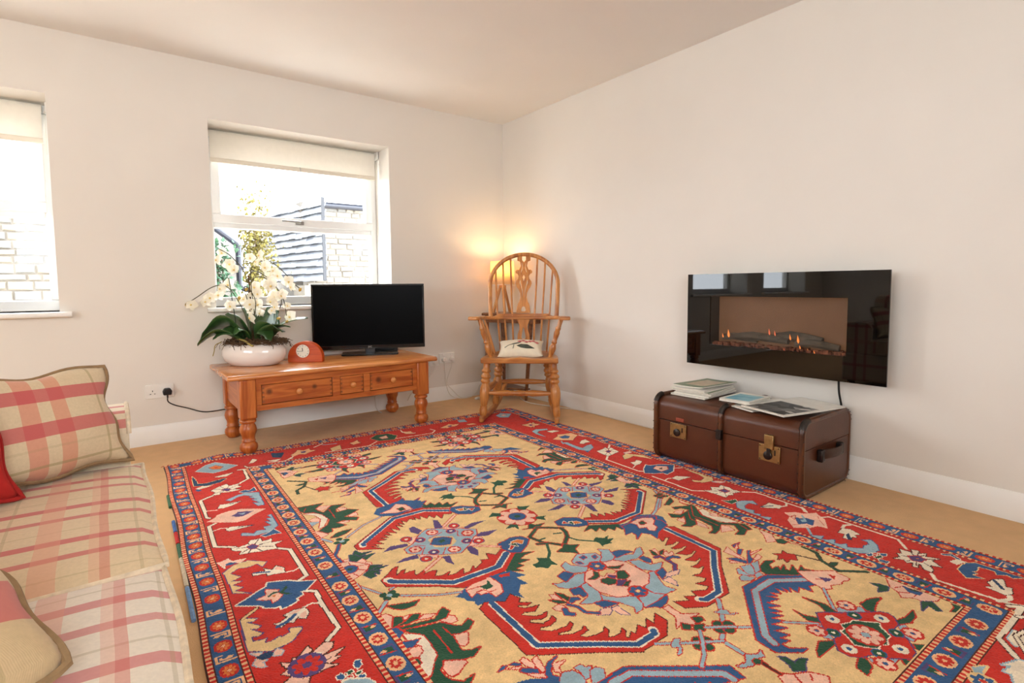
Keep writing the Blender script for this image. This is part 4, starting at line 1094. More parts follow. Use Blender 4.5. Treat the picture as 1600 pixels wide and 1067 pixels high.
# ------------------------------------------------------------------ rug
def make_rug():
    img, keys = rug_pattern(RUG_DATA)
    C = dict(r=lin(204, 48, 34), g=lin(42, 84, 58), y=lin(234, 198, 140), b=lin(52, 92, 136), l=lin(156, 182, 192), p=lin(244, 194, 168), w=lin(242, 226, 200), v=lin(92, 70, 118), d=lin(84, 40, 28), o=lin(228, 126, 60), k=lin(240, 186, 136), t=lin(40, 66, 96))
    pal = np.array([C[k] for k in keys], np.float32)
    ny, nx = img.shape
    col = pal[img].copy()
    rg = np.random.default_rng(5)
    row = 1+.05*np.convolve(rg.normal(size=ny+30), np.ones(30)/30**.5, 'valid')[:ny]*.6
    col[..., :3] *= (row[:, None, None]*(1+.05*rg.normal(size=(ny, nx, 1)))).astype(np.float32)
    col = np.clip(col, 0, 1)
    th, ox, oy = .024, -2.69-.012, -.53-.04
    ca, sa = math.cos(th), math.sin(th)
    a = np.arange(nx+1)*KN; bb = np.arange(ny+1)*KN
    A, B = np.meshgrid(a, bb)
    edge = np.minimum(np.minimum(A, RW-A), np.minimum(B, RL-B))
    A = A+.004*np.sin(B*9)*(np.abs(A/RW-.5)*2)**6; B = B+.005*np.sin(A*7+1)*(np.abs(B/RL-.5)*2)**8
    Z = .0112+.0004*rg.normal(size=A.shape)*(edge > 0)+.0012*np.sin(A*11+B*5)*np.clip(edge*4, 0, 1)
    Z += .016*np.exp(-((A-.27)**2/.012+(B-.03)**2/.006))        # ruck in the corner by the cabinet leg
    Z[edge <= 1e-9] = .001
    X = ox+A*ca-B*sa; Y = oy-(A*sa+B*ca)
    V = np.stack([X, Y, Z], -1).reshape(-1, 3).astype(np.float32)
    i = np.arange(ny)[:, None]*(nx+1)+np.arange(nx)[None]
    Fc = np.stack([i, i+nx+1, i+nx+2, i+1], -1).reshape(-1, 4).astype(np.int32)
    me = bpy.data.meshes.new('patterned_rug')
    me.vertices.add(len(V)); me.vertices.foreach_set('co', V.ravel())
    me.loops.add(Fc.size); me.loops.foreach_set('vertex_index', Fc.ravel())
    me.polygons.add(len(Fc)); me.polygons.foreach_set('loop_start', np.arange(0, Fc.size, 4, dtype=np.int32))
    me.update(calc_edges=True)
    at = me.attributes.new('knot', 'FLOAT_COLOR', 'FACE'); at.data.foreach_set('color', col.reshape(-1, 4).ravel().astype(np.float32))
    me.polygons.foreach_set('use_smooth', np.zeros(len(Fc), bool))
    m, N, L, Bs = newmat('wool_pile'); an = N.new('ShaderNodeAttribute'); an.attribute_name = 'knot'
    tc = N.new('ShaderNodeTexCoord'); nz = N.new('ShaderNodeTexNoise'); nz.inputs['Scale'].default_value = 420; nz.inputs['Detail'].default_value = 3; L.new(tc.outputs['Object'], nz.inputs['Vector'])
    n2 = N.new('ShaderNodeTexNoise'); n2.inputs['Scale'].default_value = 26; n2.inputs['Detail'].default_value = 4; L.new(tc.outputs['Object'], n2.inputs['Vector'])
    mr = N.new('ShaderNodeMapRange'); mr.inputs[1].default_value = .3; mr.inputs[2].default_value = .7; mr.inputs[3].default_value = .88; mr.inputs[4].default_value = 1.08; L.new(n2.outputs['Fac'], mr.inputs[0])
    vm = N.new('ShaderNodeVectorMath'); vm.operation = 'SCALE'; L.new(an.outputs['Color'], vm.inputs[0]); L.new(mr.outputs[0], vm.inputs['Scale'])
    L.new(vm.outputs[0], Bs.inputs['Base Color']); Bs.inputs['Roughness'].default_value = .95; Bs.inputs['Specular IOR Level'].default_value = .08; Bs.inputs['Sheen Weight'].default_value = .12
    bp = N.new('ShaderNodeBump'); bp.inputs['Strength'].default_value = .3; bp.inputs['Distance'].default_value = .002; L.new(nz.outputs['Fac'], bp.inputs['Height']); L.new(bp.outputs[0], Bs.inputs['Normal'])
    o = obj('patterned_rug', me, m)
    tag(o, 'large patterned wool rug with gold field and red border', 'rug')
    fr = MB(); rr = random.Random(3)
    for _ in range(420):
        t = rr.random()*RW; s = rr.uniform(.006, .02); d = rr.uniform(-.01, .01)
        x, y = ox+t*ca, oy-t*sa
        fr.tube([(x, y-.004, .007), (x+d, y+s*.6, .009), (x+d*2, y+s, .003)], .0011, 4)
    for (t0, t1, c) in ((.55, .67, 0), (.8, .9, 0), (1.25, 1.4, 0)):
        pass
    fr.build('fringe', mat('red_wool', lin(176, 70, 44), .95, .3, 60), o, smooth=0)['kind'] = 'stuff'
    # coloured yarn wound along the left edge
    for t0, t1, c in ((.50, .66, (64, 104, 74)), (.84, .96, (70, 108, 168)), (.97, 1.08, (196, 40, 34)), (1.09, 1.22, (62, 104, 74)), (1.45, 1.66, (120, 152, 190)), (1.22, 1.44, (206, 190, 160))):
        P = [(ox-.006-t*sa*1.0, oy-t*ca, .006) for t in np.linspace(t0, t1, 8)]
        MB().tube(P, .007, 6).build('edge_binding', mat('binding_yarn', lin(*c), .95, .2, 80), o)
make_rug()
# ------------------------------------------------------------------ pine media cabinet
P1, P2 = lin(166, 80, 30), lin(206, 120, 54)
M_PINE = wood('pine_along', P1, P2, 0, .32, 9); M_PINEZ = wood('pine_upright', P1, P2, 2, .32, 9); M_PINEY = wood('pine_deep', P1, P2, 1, .32, 9)
M_PINETOP = wood('pine_top', lin(184, 106, 50), lin(222, 148, 82), 0, .22, 8, coat=.4)
CB = thing('media_cabinet', 'low pine cabinet with three drawers and turned legs', 'cabinet', (-1.7275, -.35, 0))
X0, X1, Y0, Y1 = -.6, .6, -.30, .27            # outer faces of the leg posts
q = MB(); q.prism([(-.31, -.012), (-.318, 0), (-.31, .012), (-.295, .018), (.315, .018), (.315, -.012)], -.662, .662, lambda y, z, l: (l, y, .457+z))
q.build('cabinet_top', M_PINETOP, CB, .006)
LEG = [(.030, 0), (.036, .03), (.046, .09), (.05, .17), (.047, .25), (.036, .31), (.032, .33), (.038, .345), (.038, .37), (.034, .39), (.036, .5), (.045, .6), (.047, .68), (.042, .77), (.035, .83), (.034, .85), (.043, .875), (.046, .915), (.042, .955), (.036, .97), (.036, 1.0)]
PW = .088
for sx in (0, 1):
    for sy in (0, 1):
        xa = X0 if sx == 0 else X1-PW; ya = Y0 if sy == 0 else Y1-PW
        zb = .0125 if sy == 0 else 0
        MB().box(xa, xa+PW, ya, ya+PW, .215, .445).build('leg_post', M_PINEZ, CB, .008)
        MB().turned((xa+PW/2, ya+PW/2, zb), (xa+PW/2, ya+PW/2, .217), LEG, 24).build('leg', M_PINEZ, CB, smooth=60)
fx0, fx1 = X0+PW, X1-PW
q = MB(); q.box(fx0, fx1, Y0+.012, Y0+.034, .405, .445); q.box(fx0, fx1, Y0+.012, Y0+.034, .255, .287)
for xa, xb in ((fx0, fx0+.03), (-.07, -.022), (.132, .176), (fx1-.03, fx1)): q.box(xa, xb, Y0+.012, Y0+.034, .287, .405)
q.build('front_frame', M_PINE, CB, .002)
for ya, yb, nm in ((Y1-.034, Y1-.012, 'back_panel'),): MB().box(fx0, fx1, ya, yb, .255, .445).build(nm, M_PINE, CB)
for xa in (X0+.012, X1-.034): MB().box(xa, xa+.022, Y0+PW, Y1-PW, .255, .445).build('side_panel', M_PINEY, CB)
MB().box(fx0, fx1, Y0+.04, Y1-.04, .258, .27).build('bottom_board', M_PINE, CB)
M_DR = [wood('pine_drawer_a', P1, P2, 0, .35, 10, [(-.44, Y0+.02, .36, .024), (-.18, Y0+.02, .36, .02)]), wood('pine_drawer_b', P1, P2, 0, .35, 11), wood('pine_drawer_c', P1, P2, 0, .35, 10, [(.235, Y0+.02, .355, .026)])]
KNOB = [(.008, 0), (.009, .008), (.011, .014), (.018, .02), (.02, .027), (.017, .034), (.009, .038), (.002, .039)]
for (xa, xb), m in zip(((fx0+.03, -.07), (-.022, .132), (.176, fx1-.03)), M_DR):
    g = .003
    d = MB().box(xa+g, xb-g, Y0+.016, Y0+.05, .287+g, .405-g).build('drawer', m, CB, .002)
    c = (xa+xb)/2
    MB().lathe(KNOB, 18, mat4=Matrix.Translation((c, Y0+.016, .346)) @ Matrix.Rotation(PI/2, 4, 'X')).build('knob', M_PINETOP, d, smooth=60)
    dv = MB()
    for e, s in ((xa+g, 1), (xb-g, -1)):
        for k in range(4):
            z = .30+k*.026; dv.box(min(e, e+s*.012), max(e, e+s*.012), Y0+.0152, Y0+.0162, z, z+.012)
    dv.build('dovetail', wood('end_grain', lin(120, 62, 26), lin(160, 92, 44), 0, .5, 20), d, smooth=0)
# ------------------------------------------------------------------ television
M_SCREEN = mat('screen_glass', lin(3, 3, 4), .3, .0, 5, spec=.06); M_GLOSSB = mat('gloss_black', lin(14, 13, 15), .12, .05, 20)
TV = thing('television', 'flat black television standing on the pine cabinet', 'television', (-1.37, -.206, .475), -.4)
w, h, zb = .397, .472, .041
q = MB(); q.box(-w, w, -.018, .016, zb, zb+.028); q.box(-w, w, -.018, .016, zb+h-.014, zb+h); q.box(-w, -w+.014, -.018, .016, zb+.028, zb+h-.014); q.box(w-.014, w, -.018, .016, zb+.028, zb+h-.014)
q.build('bezel', M_GLOSSB, TV, .003)
MB().box(-w+.012, w-.012, -.012, .014, zb+.026, zb+h-.012).build('screen', M_SCREEN, TV, smooth=0)
MB().prism(rrect(-.3, .3, zb+.05, zb+h-.06, .03), .014, .05, lambda x, z, y: (x, y, z)).build('rear_housing', M_BLACK, TV, .008)
MB().box(-.035, .035, -.004, .03, .012, zb+.06).build('neck', M_GLOSSB, TV, .004)
MB().prism(rrect(-.2, .2, -.1, .1, .02), 0, .012).build('stand_base', M_GLOSSB, TV, .004)
def text_mesh(s, size, ext):
    c = bpy.data.curves.new('t', 'FONT'); c.body = s; c.size = size; c.extrude = ext; c.align_x = 'CENTER'; c.align_y = 'CENTER'; c.resolution_u = 2
    o = bpy.data.objects.new('t', c); COL.objects.link(o); dg = bpy.context.evaluated_depsgraph_get()
    me = bpy.data.meshes.new_from_object(o.evaluated_get(dg)); bpy.data.objects.remove(o); bpy.data.curves.remove(c); return me
me = text_mesh('JVC', .018, .0006); me.transform(Matrix.Translation((0, -.0185, zb+.014)) @ Matrix.Rotation(PI/2, 4, 'X')); obj('brand_mark', me, M_STEEL, TV)
MB().box(-w+.05, -w+.054, -.0188, -.017, zb+.008, zb+.012).build('power_light', emis('red_led', (1, .05, .1, 1), 2), TV)
ST = thing('set_top_box', 'thin black box behind the television stand', 'box', (-1.195, -.085, .475), -.4)
MB().prism(rrect(-.09, .09, -.05, .05, .008), 0, .028).build('case', M_BLACK, ST, .003); MB().box(-.06, .06, -.0515, -.05, .01, .016).build('front_slot', M_GLOSSB, ST)
# ------------------------------------------------------------------ mantel clock
CK = thing('mantel_clock', 'small arched orange wooden clock on the pine cabinet', 'clock', (-1.862, -.325, .475), -.62)
M_CLK = wood('orange_wood', lin(178, 60, 10), lin(204, 84, 20), 0, .4, 12, coat=.05); M_FACE = mat('ivory_dial', lin(240, 232, 214), .5, .02, 20); M_INK = mat('black_ink', lin(28, 24, 22), .5, .05, 20)
arch = [(-.113, 0), (.113, 0)]+[(.113*math.cos(a)**1 if False else .113*math.cos(a), .03+.108*math.sin(a)) for a in np.linspace(0, PI, 25)]
MB().prism(arch, -.025, .025, lambda x, z, y: (x, y, z)).build('case', M_CLK, CK, .004, smooth=40)
MB().lathe([(.044, 0), (.044, .003), (.001, .0031)], 32, mat4=Matrix.Translation((-.012, -.025, .074)) @ Matrix.Rotation(PI/2, 4, 'X')).build('dial', M_FACE, CK)
MB().tube([(-.012+.045*math.cos(a), -.0275, .074+.045*math.sin(a)) for a in np.linspace(0, 2*PI, 32, endpoint=False)], .0022, 6, True).build('dial_rim', M_CLK, CK)
for k in range(1, 13):
    a = PI/2-k*PI/6; me = text_mesh(str(k), .0115, .0003)
    me.transform(Matrix.Translation((-.012+.035*math.cos(a), -.0284, .074+.035*math.sin(a))) @ Matrix.Rotation(PI/2, 4, 'X')); obj('numeral', me, M_INK, CK)
hd = MB(); a = PI/2+.12; hd.tube([(-.012, -.0292, .074), (-.012+.022*math.cos(a), -.0292, .074+.022*math.sin(a))], .002, 6); hd.build('hour_hand', M_INK, CK)
hd = MB(); hd.tube([(-.012, -.0298, .074), (-.012-.031, -.0298, .073)], .0012, 6); hd.build('minute_hand', M_INK, CK)
# ------------------------------------------------------------------ orchid arrangement
OR = thing('potted_orchid', 'white orchids with mossy twigs in a white oval bowl', 'plant', (-2.1625, -.247, .475), -.6447)
M_BOWL = mat('white_ceramic', lin(240, 230, 222), .15, .01, 6, coat=.5); M_LEAF = mat('orchid_leaf', lin(52, 84, 40), .28, .22, 9, coat=.3); M_STEM = mat('orchid_stem', lin(72, 66, 34), .5, .15, 20)
M_PETAL = mat('cream_petal', lin(250, 242, 222), .55, .03, 30); M_PETAL.node_tree.nodes['Principled BSDF'].inputs['Subsurface Weight'].default_value = .15
M_PETAL.node_tree.nodes['Principled BSDF'].inputs['Subsurface Radius'].default_value = (.01, .008, .005)
_n = M_PETAL.node_tree; _t = _n.nodes.new('ShaderNodeBsdfTranslucent'); _t.inputs[0].default_value = lin(252, 246, 230); _m = _n.nodes.new('ShaderNodeMixShader'); _m.inputs[0].default_value = .35
_n.links.new(_n.nodes['Principled BSDF'].outputs[0], _m.inputs[1]); _n.links.new(_t.outputs[0], _m.inputs[2]); _n.links.new(_m.outputs[0], _n.nodes['Material Output'].inputs[0])
M_LIP = mat('yellow_lip', lin(236, 208, 130), .5, .15, 40); M_BUD = mat('orchid_bud', lin(206, 170, 84), .5, .12, 30)
M_TWIG = mat('dry_moss', lin(92, 66, 42), .95, .3, 60); M_ROOT = mat('pale_root', lin(168, 148, 82), .8, .15, 30)
q = MB().lathe([(.11, 0), (.135, .006), (.165, .035), (.178, .07), (.176, .1), (.165, .125), (.152, .14), (.146, .14), (.158, .12), (.16, .09), (.14, .085), (.01, .085)], 40)
q.v = [(x*1.12, y*.72, z) for x, y, z in q.v]; q.build('bowl', M_BOWL, OR, smooth=60)
rr = random.Random(21); q = MB()
for k in range(420):
    a = rr.uniform(0, 6.28); rad = rr.uniform(.2, 1)**.5*.165; c = Vector((1.15*rad*math.cos(a)+.02, .74*rad*math.sin(a), .132+rr.uniform(0, .07)*(1.25-rad/.165)))
    t = rr.uniform(0, 6.28); l = rr.uniform(.04, .1); d = Vector((math.cos(t), math.sin(t)*.7, rr.uniform(-.3, .2)))*l; e = Vector((rr.uniform(-.02, .02), rr.uniform(-.02, .02), rr.uniform(0, .025)))
    q.tube([c-d*.5, c+e, c+d*.5], rr.uniform(.0012, .0026), 4)
for k in range(16):
    a = rr.uniform(0, 6.28); c = Vector((.19*math.cos(a), .12*math.sin(a), .14)); q.tube(smoothpath([c*.8, c+Vector((0, 0, .012)), c*1.15+Vector((0, 0, -.02)), c*1.22+Vector((rr.uniform(-.02, .02), 0, -.06))], 3), .0016, 4)
q.build('moss_and_twigs', M_TWIG, OR, smooth=0)['kind'] = 'stuff'
q = MB(); q.tube(smoothpath([(-.06, -.08, .175), (.0, -.115, .165), (.04, -.13, .142), (.06, -.135, .135)], 5), .006, 7); q.build('root', M_ROOT, OR)
q = MB(); q.tube(smoothpath([(-.19, -.03, .15), (-.235, -.02, .13), (-.245, -.02, .09), (-.255, -.02, .06)], 5), .003, 6); q.build('root', M_ROOT, OR)
S = .00415
def lp(px, py, dy=0): return Vector(((px-395)*S, dy, (568-py)*S))
def oleaf(base, tip, wid, bend, roll=0, fold=.25):
    base, tip = Vector(base), Vector(tip); d = tip-base; side = d.cross(Vector((0, 0, 1))).normalized(); side = (Matrix.Rotation(roll, 3, d.normalized()) @ side)
    nrm = side.cross(d).normalized(); n = 12; v = []; f = []
    for i in range(n+1):
        t = i/n; c = base+d*t+Vector((0, 0, bend*math.sin(t*PI)))-Vector((0, 0, bend*.6*t*t)); wd = wid*(math.sin(min(1, t*1.12+.1)*PI*.86)**.8)*(1 if t < .97 else .25)
        for k, s in enumerate((-1, -.5, 0, .5, 1)): v.append(c+side*(wd*s)+nrm*(-fold*wid*abs(s)*-.5))
    for i in range(n):
        for k in range(4): f.append((i*5+k, i*5+k+1, i*5+k+6, i*5+k+5))
    o = MB().add(v, f).build('leaf', M_LEAF, OR, smooth=80); sd = o.modifiers.new('solid', 'SOLIDIFY'); sd.thickness = .003; return o
for args in (((-.05, -.06, .15), (-.28, -.14, .175), .085, .06, .25), ((.05, -.06, .17), (.29, -.13, .265), .05, .03, -.3), ((-.03, -.02, .16), (-.30, -.08, .21), 0.101, .10, .5), ((-.02, -.05, .16), (-.19, -.13, .205), 0.068, .05, -.35), ((-.03, .03, .16), (-.21, .06, .33), 0.068, .02, .9), ((-.02, .02, .16), (-.11, .08, .37), 0.074, .02, 1.2),
             ((.04, -.03, .16), (.24, -.13, .25), 0.074, .05, -.55), ((.05, .0, .16), (.13, .03, .37), 0.081, .0, 1.3), ((.06, -.04, .16), (.16, -.10, .20), 0.074, .06, .4), ((.05, .03, .17), (.345, .02, .31), 0.038, .03, .3), ((.0, -.06, .16), (-.06, -.14, .23), 0.068, .05, -.2), ((0, .05, .16), (.0, .14, .33), 0.068, .03, .6)): oleaf(*args)
stems = [[(-.01, 0, .14), (.0, .01, .33), (-.02, 0, .47), *[lp(x, y) for x, y in ((385, 425), (374, 410), (362, 398), (348, 390))]],
         [(-.02, -.01, .14), (-.03, -.02, .3), *[lp(x, y, -.03) for x, y in ((374, 463), (362, 448), (350, 445), (335, 450), (315, 463), (297, 474))]],
         [(.01, 0, .14), (-.01, 0, .4), *[lp(x, y, .02) for x, y in ((390, 432), (398, 424), (410, 428), (420, 437), (432, 452), (438, 470), (434, 484))]],
         [(.01, .01, .14), (.0, .02, .42), *[lp(x, y, .03) for x, y in ((391, 425), (402, 412), (416, 408), (432, 416), (448, 432), (460, 446), (468, 452))]],
         [(.0, -.02, .14), (.0, -.03, .34), *[lp(x, y, -.05) for x, y in ((390, 450), (398, 452), (406, 470), (404, 492))]],
         [(.02, -.02, .14), (.02, -.02, .36), *[lp(x, y, -.04) for x, y in ((400, 440), (418, 434), (438, 450), (448, 470), (451, 492))]]]
for s in stems: MB().tube(smoothpath(s, 6), .0028, 6).build('stem', M_STEM, OR)
MB().tube([(-.07, -.05, .15), (-.115, -.05, .555)], .003, 6).build('support_stick', mat('green_stick', lin(34, 46, 30), .5, .05, 20), OR)
MB().tube([(-.0, .0, .15), (-.015, .0, .57)], .0055, 6).build('support_stick', M_TWIG, OR)
def flower_mesh():
    b = MB()
    for k in range(5):
        a = PI/2+k*2*PI/5; wd = .021 if k in (1, 4) else .0145; ln = .036 if k in (1, 4) else .034
        v = []; f = []; n = 5
        for i in range(n+1):
            t = i/n; ww = wd*math.sin(min(1, .12+t*.92)*PI)**.7
            for s in (-1, 0, 1): v.append(Vector((math.cos(a)*ln*t-math.sin(a)*ww*s, -.003+.012*t*t+.005*abs(s)*(1 if k % 2 else -.4), math.sin(a)*ln*t+math.cos(a)*ww*s)))
        for i in range(n):
            for k2 in range(2): f.append((i*3+k2, i*3+k2+1, i*3+k2+4, i*3+k2+3))
        b.add(v, f)
    return b
FM = flower_mesh().mesh('flower', 80); FM.materials.append(M_PETAL)
LM = MB().lathe([(.001, -.002), (.004, .002), (.006, .006), (.004, .009), (.001, .011)], 8, mat4=Matrix.Rotation(PI/2, 4, 'X') @ Matrix.Translation((0, -.004, 0))).mesh('lip', 60); LM.materials.append(M_LIP)
BM = MB().lathe([(.001, -.014), (.007, -.008), (.01, 0), (.008, .009), (.001, .016)], 10).mesh('bud', 60); BM.materials.append(M_BUD)
FP = [(311, 474), (322, 470), (328, 464), (340, 460), (352, 450), (348, 395), (352, 407), (362, 413), (371, 421), (403, 410), (412, 400), (420, 418), (399, 404), (414, 412), (437, 424), (443, 431), (425, 440), (414, 443), (430, 446), (450, 440), (460, 448), (398, 474), (406, 488), (392, 482), (396, 458), (402, 448), (410, 458), (386, 466), (399, 494), (407, 474), (430, 463), (440, 459), (447, 461), (431, 484), (452, 477), (450, 494), (427, 470), (369, 476), (374, 468), (436, 478), (421, 432), (356, 444)]
for k, (px, py) in enumerate(FP):
    o = obj('flower', FM, None, OR); o.location = lp(px, py, rr.uniform(-.07, .04)); s = rr.uniform(.95, 1.3)
    if px in (448, 452, 431) and py > 470: s = .8
    o.scale = (s, s, s); o.rotation_euler = (rr.uniform(-.5, .35), rr.uniform(-.5, .5), rr.uniform(-.7, .7))
    c = obj('lip', LM, None, o)
for px, py in ((297, 474), (469, 453), (390, 452), (376, 465), (304, 474), (433, 497), (447, 502), (455, 446)):
    o = obj('bud', BM, None, OR); o.location = lp(px, py, rr.uniform(-.04, .02)); o.rotation_euler = (rr.uniform(-.6, .6), rr.uniform(.4, 1.6), 0)
# ------------------------------------------------------------------ rocking chair
RK = thing('rocking_chair', 'high bow back wooden rocking chair with pierced splat', 'chair', (-.6155, -1.0195, .0125), -.7449)
C1, C2 = lin(162, 94, 42), lin(212, 144, 76)
M_CH = wood('chair_wood_up', C1, C2, 2, .3, 8, coat=.3); M_CHX = wood('chair_wood_across', C1, C2, 0, .3, 8, coat=.3); M_CHY = wood('chair_wood_deep', C1, C2, 1, .3, 8, coat=.3)
BYF = lambda z: .385+.11*max(0, (z-.72))/.48          # rake of the back
LGP = [(.020, 0), (.026, .05), (.029, .12), (.025, .17), (.027, .19), (.022, .2), (.025, .22), (.034, .34), (.037, .43), (.034, .52), (.025, .585), (.024, .6), (.033, .62), (.035, .645), (.031, .67), (.026, .685), (.034, .7), (.036, .735), (.028, .765), (.023, .79), (.033, .81), (.033, .835), (.024, .86), (.024, .92), (.026, 1)]
for s in (-1, 1):
    pts = []
    for k in range(25):
        y = -.075+.83*k/24; z = .022+.20*((y-.27)/.6)**2*(1.0 if y > .27 else .05)
        pts.append((s*(.262-.11*max(0, y)), y, z))
    MB().tube(pts, .0285, 4, sx=.82, sy=1.0).build('rocker', M_CHY, RK, .008)
    MB().turned((s*.262, .0, .03), (s*.236, .055, .418), LGP, 20).build('leg', M_CH, RK, smooth=60)
    MB().turned((s*.222, .38, .03), (s*.178, .34, .418), LGP, 20).build('leg', M_CH, RK, smooth=60)
    SD = [(.012, 0), (.014, .1), (.022, .35), (.024, .5), (.022, .65), (.014, .9), (.012, 1)]
    MB().turned((s*.25, .03, .20), (s*.21, .365, .22), SD, 14).build('stretcher', M_CHY, RK, smooth=60)
    # arm supports
    APR = [(.013, 0), (.015, .06), (.022, .15), (.026, .24), (.02, .33), (.015, .36), (.02, .39), (.02, .42), (.014, .45), (.018, .55), (.021, .65), (.016, .72), (.02, .75), (.02, .78), (.013, .82), (.013, 1)]
    MB().turned((s*.212, .085, .445), (s*.288, .055, .715), APR, 16).build('arm_post', M_CH, RK, smooth=60)
    for (xa, ya, xb, yb) in ((.215, .15, .300, .14), (.213, .22, .302, .22), (.208, .29, .292, .30)):
        MB().tube([(s*xa, ya, .44), (s*(xa+xb)/2, (ya+yb)/2, .58), (s*xb, yb, .715)], [.0085, .0105, .0075], 8).build('arm_spindle', M_CH, RK)
    for off, top in ((.088, .105), (.148, .165), (.205, .222)):
        # meet the bow: half ellipse
        zt = .965+.232*math.sqrt(max(0, 1-(top/.262)**2))
        P = [(s*off*.86, .395, .44), (s*off*.97, BYF(.72)+.004, .72), (s*(off+top)/2, BYF(.95), .95 if zt > .97 else .9), (s*top, BYF(zt), zt-.004)]
        MB().tube(smoothpath(P, 5), .0078, 8).build('spindle', M_CH, RK)
MB().turned((-.245, .02, .197), (.245, .02, .197), [(.012, 0), (.014, .06), (.02, .2), (.024, .32), (.018, .38), (.022, .4), (.016, .42), (.022, .5), (.016, .58), (.022, .6), (.018, .62), (.024, .68), (.02, .8), (.014, .94), (.012, 1)], 16).build('stretcher', M_CHX, RK, smooth=60)
MB().turned((-.205, .36, .22), (.205, .36, .22), [(.011, 0), (.02, .3), (.022, .5), (.02, .7), (.011, 1)], 14).build('stretcher', M_CHX, RK, smooth=60)
# saddle seat
n = 22; v = []; f = []
def seatw(y): return .272-.085*max(0, (y-.05)/.42)**1.6
for top in (1, 0):
    for j in range(n+1):
        y = -.02+.47*j/n
        for i in range(n+1):
            u = -1+2*i/n; x = u*seatw(y)*(1 if y < .40 else 1-.12*((y-.40)/.05)**2)
            z = .412 if not top else .449-.016*math.exp(-((abs(u)-.45)/.3)**2-((y-.2)/.16)**2)+(.005*math.exp(-(u/.16)**2) if y < .12 else 0)
            v.append((x, y, z))
m1 = (n+1)*(n+1)
for j in range(n):
    for i in range(n):
        a = j*(n+1)+i; f.append((a, a+1, a+n+2, a+n+1)); f.append((m1+a, m1+a+n+1, m1+a+n+2, m1+a+1))
rim = [i for i in range(n+1)]+[j*(n+1)+n for j in range(1, n+1)]+[n*(n+1)+i for i in range(n-1, -1, -1)]+[j*(n+1) for j in range(n-1, 0, -1)]
for k in range(len(rim)):
    a, c = rim[k], rim[(k+1) % len(rim)]; f.append((a, m1+a, m1+c, c))
MB().add(v, f).build('seat', M_CHX, RK, .008, 2)
# arm rail, bent round the back
path = smoothpath([(-.322, -.035, 0), (-.312, .06, 0), (-.302, .2, 0), (-.27, .31, 0), (-.17, .385, 0), (0, .405, 0), (.17, .385, 0), (.27, .31, 0), (.302, .2, 0), (.312, .06, 0), (.322, -.035, 0)], 7)
wd = []
for p in path: wd.append(.034 if p.y < .05 else .026)
v = []; f = []
for i, p in enumerate(path):
    t = (path[min(i+1, len(path)-1)]-path[max(i-1, 0)]).normalized(); nx_ = Vector((-t.y, t.x, 0))
    for s, z in ((-1, .708), (1, .708), (1, .734), (-1, .734)): v.append(p+nx_*(s*wd[i])+Vector((0, 0, z-.045*p.y+.006)))
for i in range(len(path)-1):
    for k in range(4): f.append((i*4+k, i*4+(k+1) % 4, i*4+4+(k+1) % 4, i*4+4+k))
f += [(3, 2, 1, 0), tuple(len(v)-4+k for k in range(4))]
MB().add(v, f).build('arm_rail', M_CHX, RK, .008, 3)
path = smoothpath([(-.215, .368, 0), (-.12, .40, 0), (0, .408, 0), (.12, .40, 0), (.215, .368, 0)], 6); v = []; f = []
for i, p in enumerate(path):
    t = (path[min(i+1, len(path)-1)]-path[max(i-1, 0)]).normalized(); nx_ = Vector((-t.y, t.x, 0)); e = .018 if 1 < i < len(path)-2 else .004
    for s, z in ((-1, .728), (1, .728), (1, .734+e), (-1, .734+e)): v.append(p+nx_*(s*.022)+Vector((0, 0, z-.045*p.y+.006)))
for i in range(len(path)-1):
    for k in range(4): f.append((i*4+k, i*4+(k+1) % 4, i*4+4+(k+1) % 4, i*4+4+k))
f += [(3, 2, 1, 0), tuple(len(v)-4+k for k in range(4))]
MB().add(v, f).build('crest_block', M_CHX, RK, .004)
bow = [(s_*.252, .37, .725) for s_ in (-1,)]+[(-.258, BYF(.85), .85)]
bow = [(-.252, BYF(.705), .705), (-.26, BYF(.85), .85), (-.263, BYF(.965), .965)]+[(-.263*math.cos(a), BYF(.965+.232*math.sin(a)), .965+.232*math.sin(a)) for a in np.linspace(.12, PI-.12, 23)]+[(.263, BYF(.965), .965), (.26, BYF(.85), .85), (.252, BYF(.705), .705)]
MB().tube(bow, .0165, 10).build('back_bow', M_CH, RK, smooth=60)
def plate(name, outline, holes, T, ext, m, parent):
    c = bpy.data.curves.new(name, 'CURVE'); c.dimensions = '2D'; c.fill_mode = 'BOTH'; c.extrude = ext; c.bevel_depth = .0015; c.bevel_resolution = 1
    for poly in [outline]+holes:
        sp = c.splines.new('POLY'); sp.points.add(len(poly)-1); sp.use_cyclic_u = True
        for p, (x, y) in zip(sp.points, poly): p.co = (x, y, 0, 1)
    o = bpy.data.objects.new(name, c); COL.objects.link(o); dg = bpy.context.evaluated_depsgraph_get()
    me = bpy.data.meshes.new_from_object(o.evaluated_get(dg)); bpy.data.objects.remove(o); bpy.data.curves.remove(c)
    for vv in me.vertices: vv.co = T(vv.co)
    me.name = name; return obj(name, me, m, parent)
def sm2(P, n=5): return [(p.x, p.y) for p in smoothpath([(x, y, 0) for x, y in P], n, True)]
k7 = .00062
half = [(80, 160), (80, 232), (46, 246), (36, 300), (50, 335), (60, 352), (85, 350), (103, 366), (100, 388), (75, 400), (62, 430), (68, 462), (92, 492), (98, 520), (84, 560), (62, 590), (40, 640), (36, 690), (48, 740), (70, 775), (76, 800), (86, 880)]
out = [(x*k7, 1.2-(y-150)*k7) for x, y in half]; out = out+[(-x, y) for x, y in reversed(out)]
def hl(P): return [(x*k7, 1.2-(y-150)*k7) for x, y in P]
holes = [hl([(-26, 168), (26, 168), (27, 225), (0, 258), (-27, 225)])]
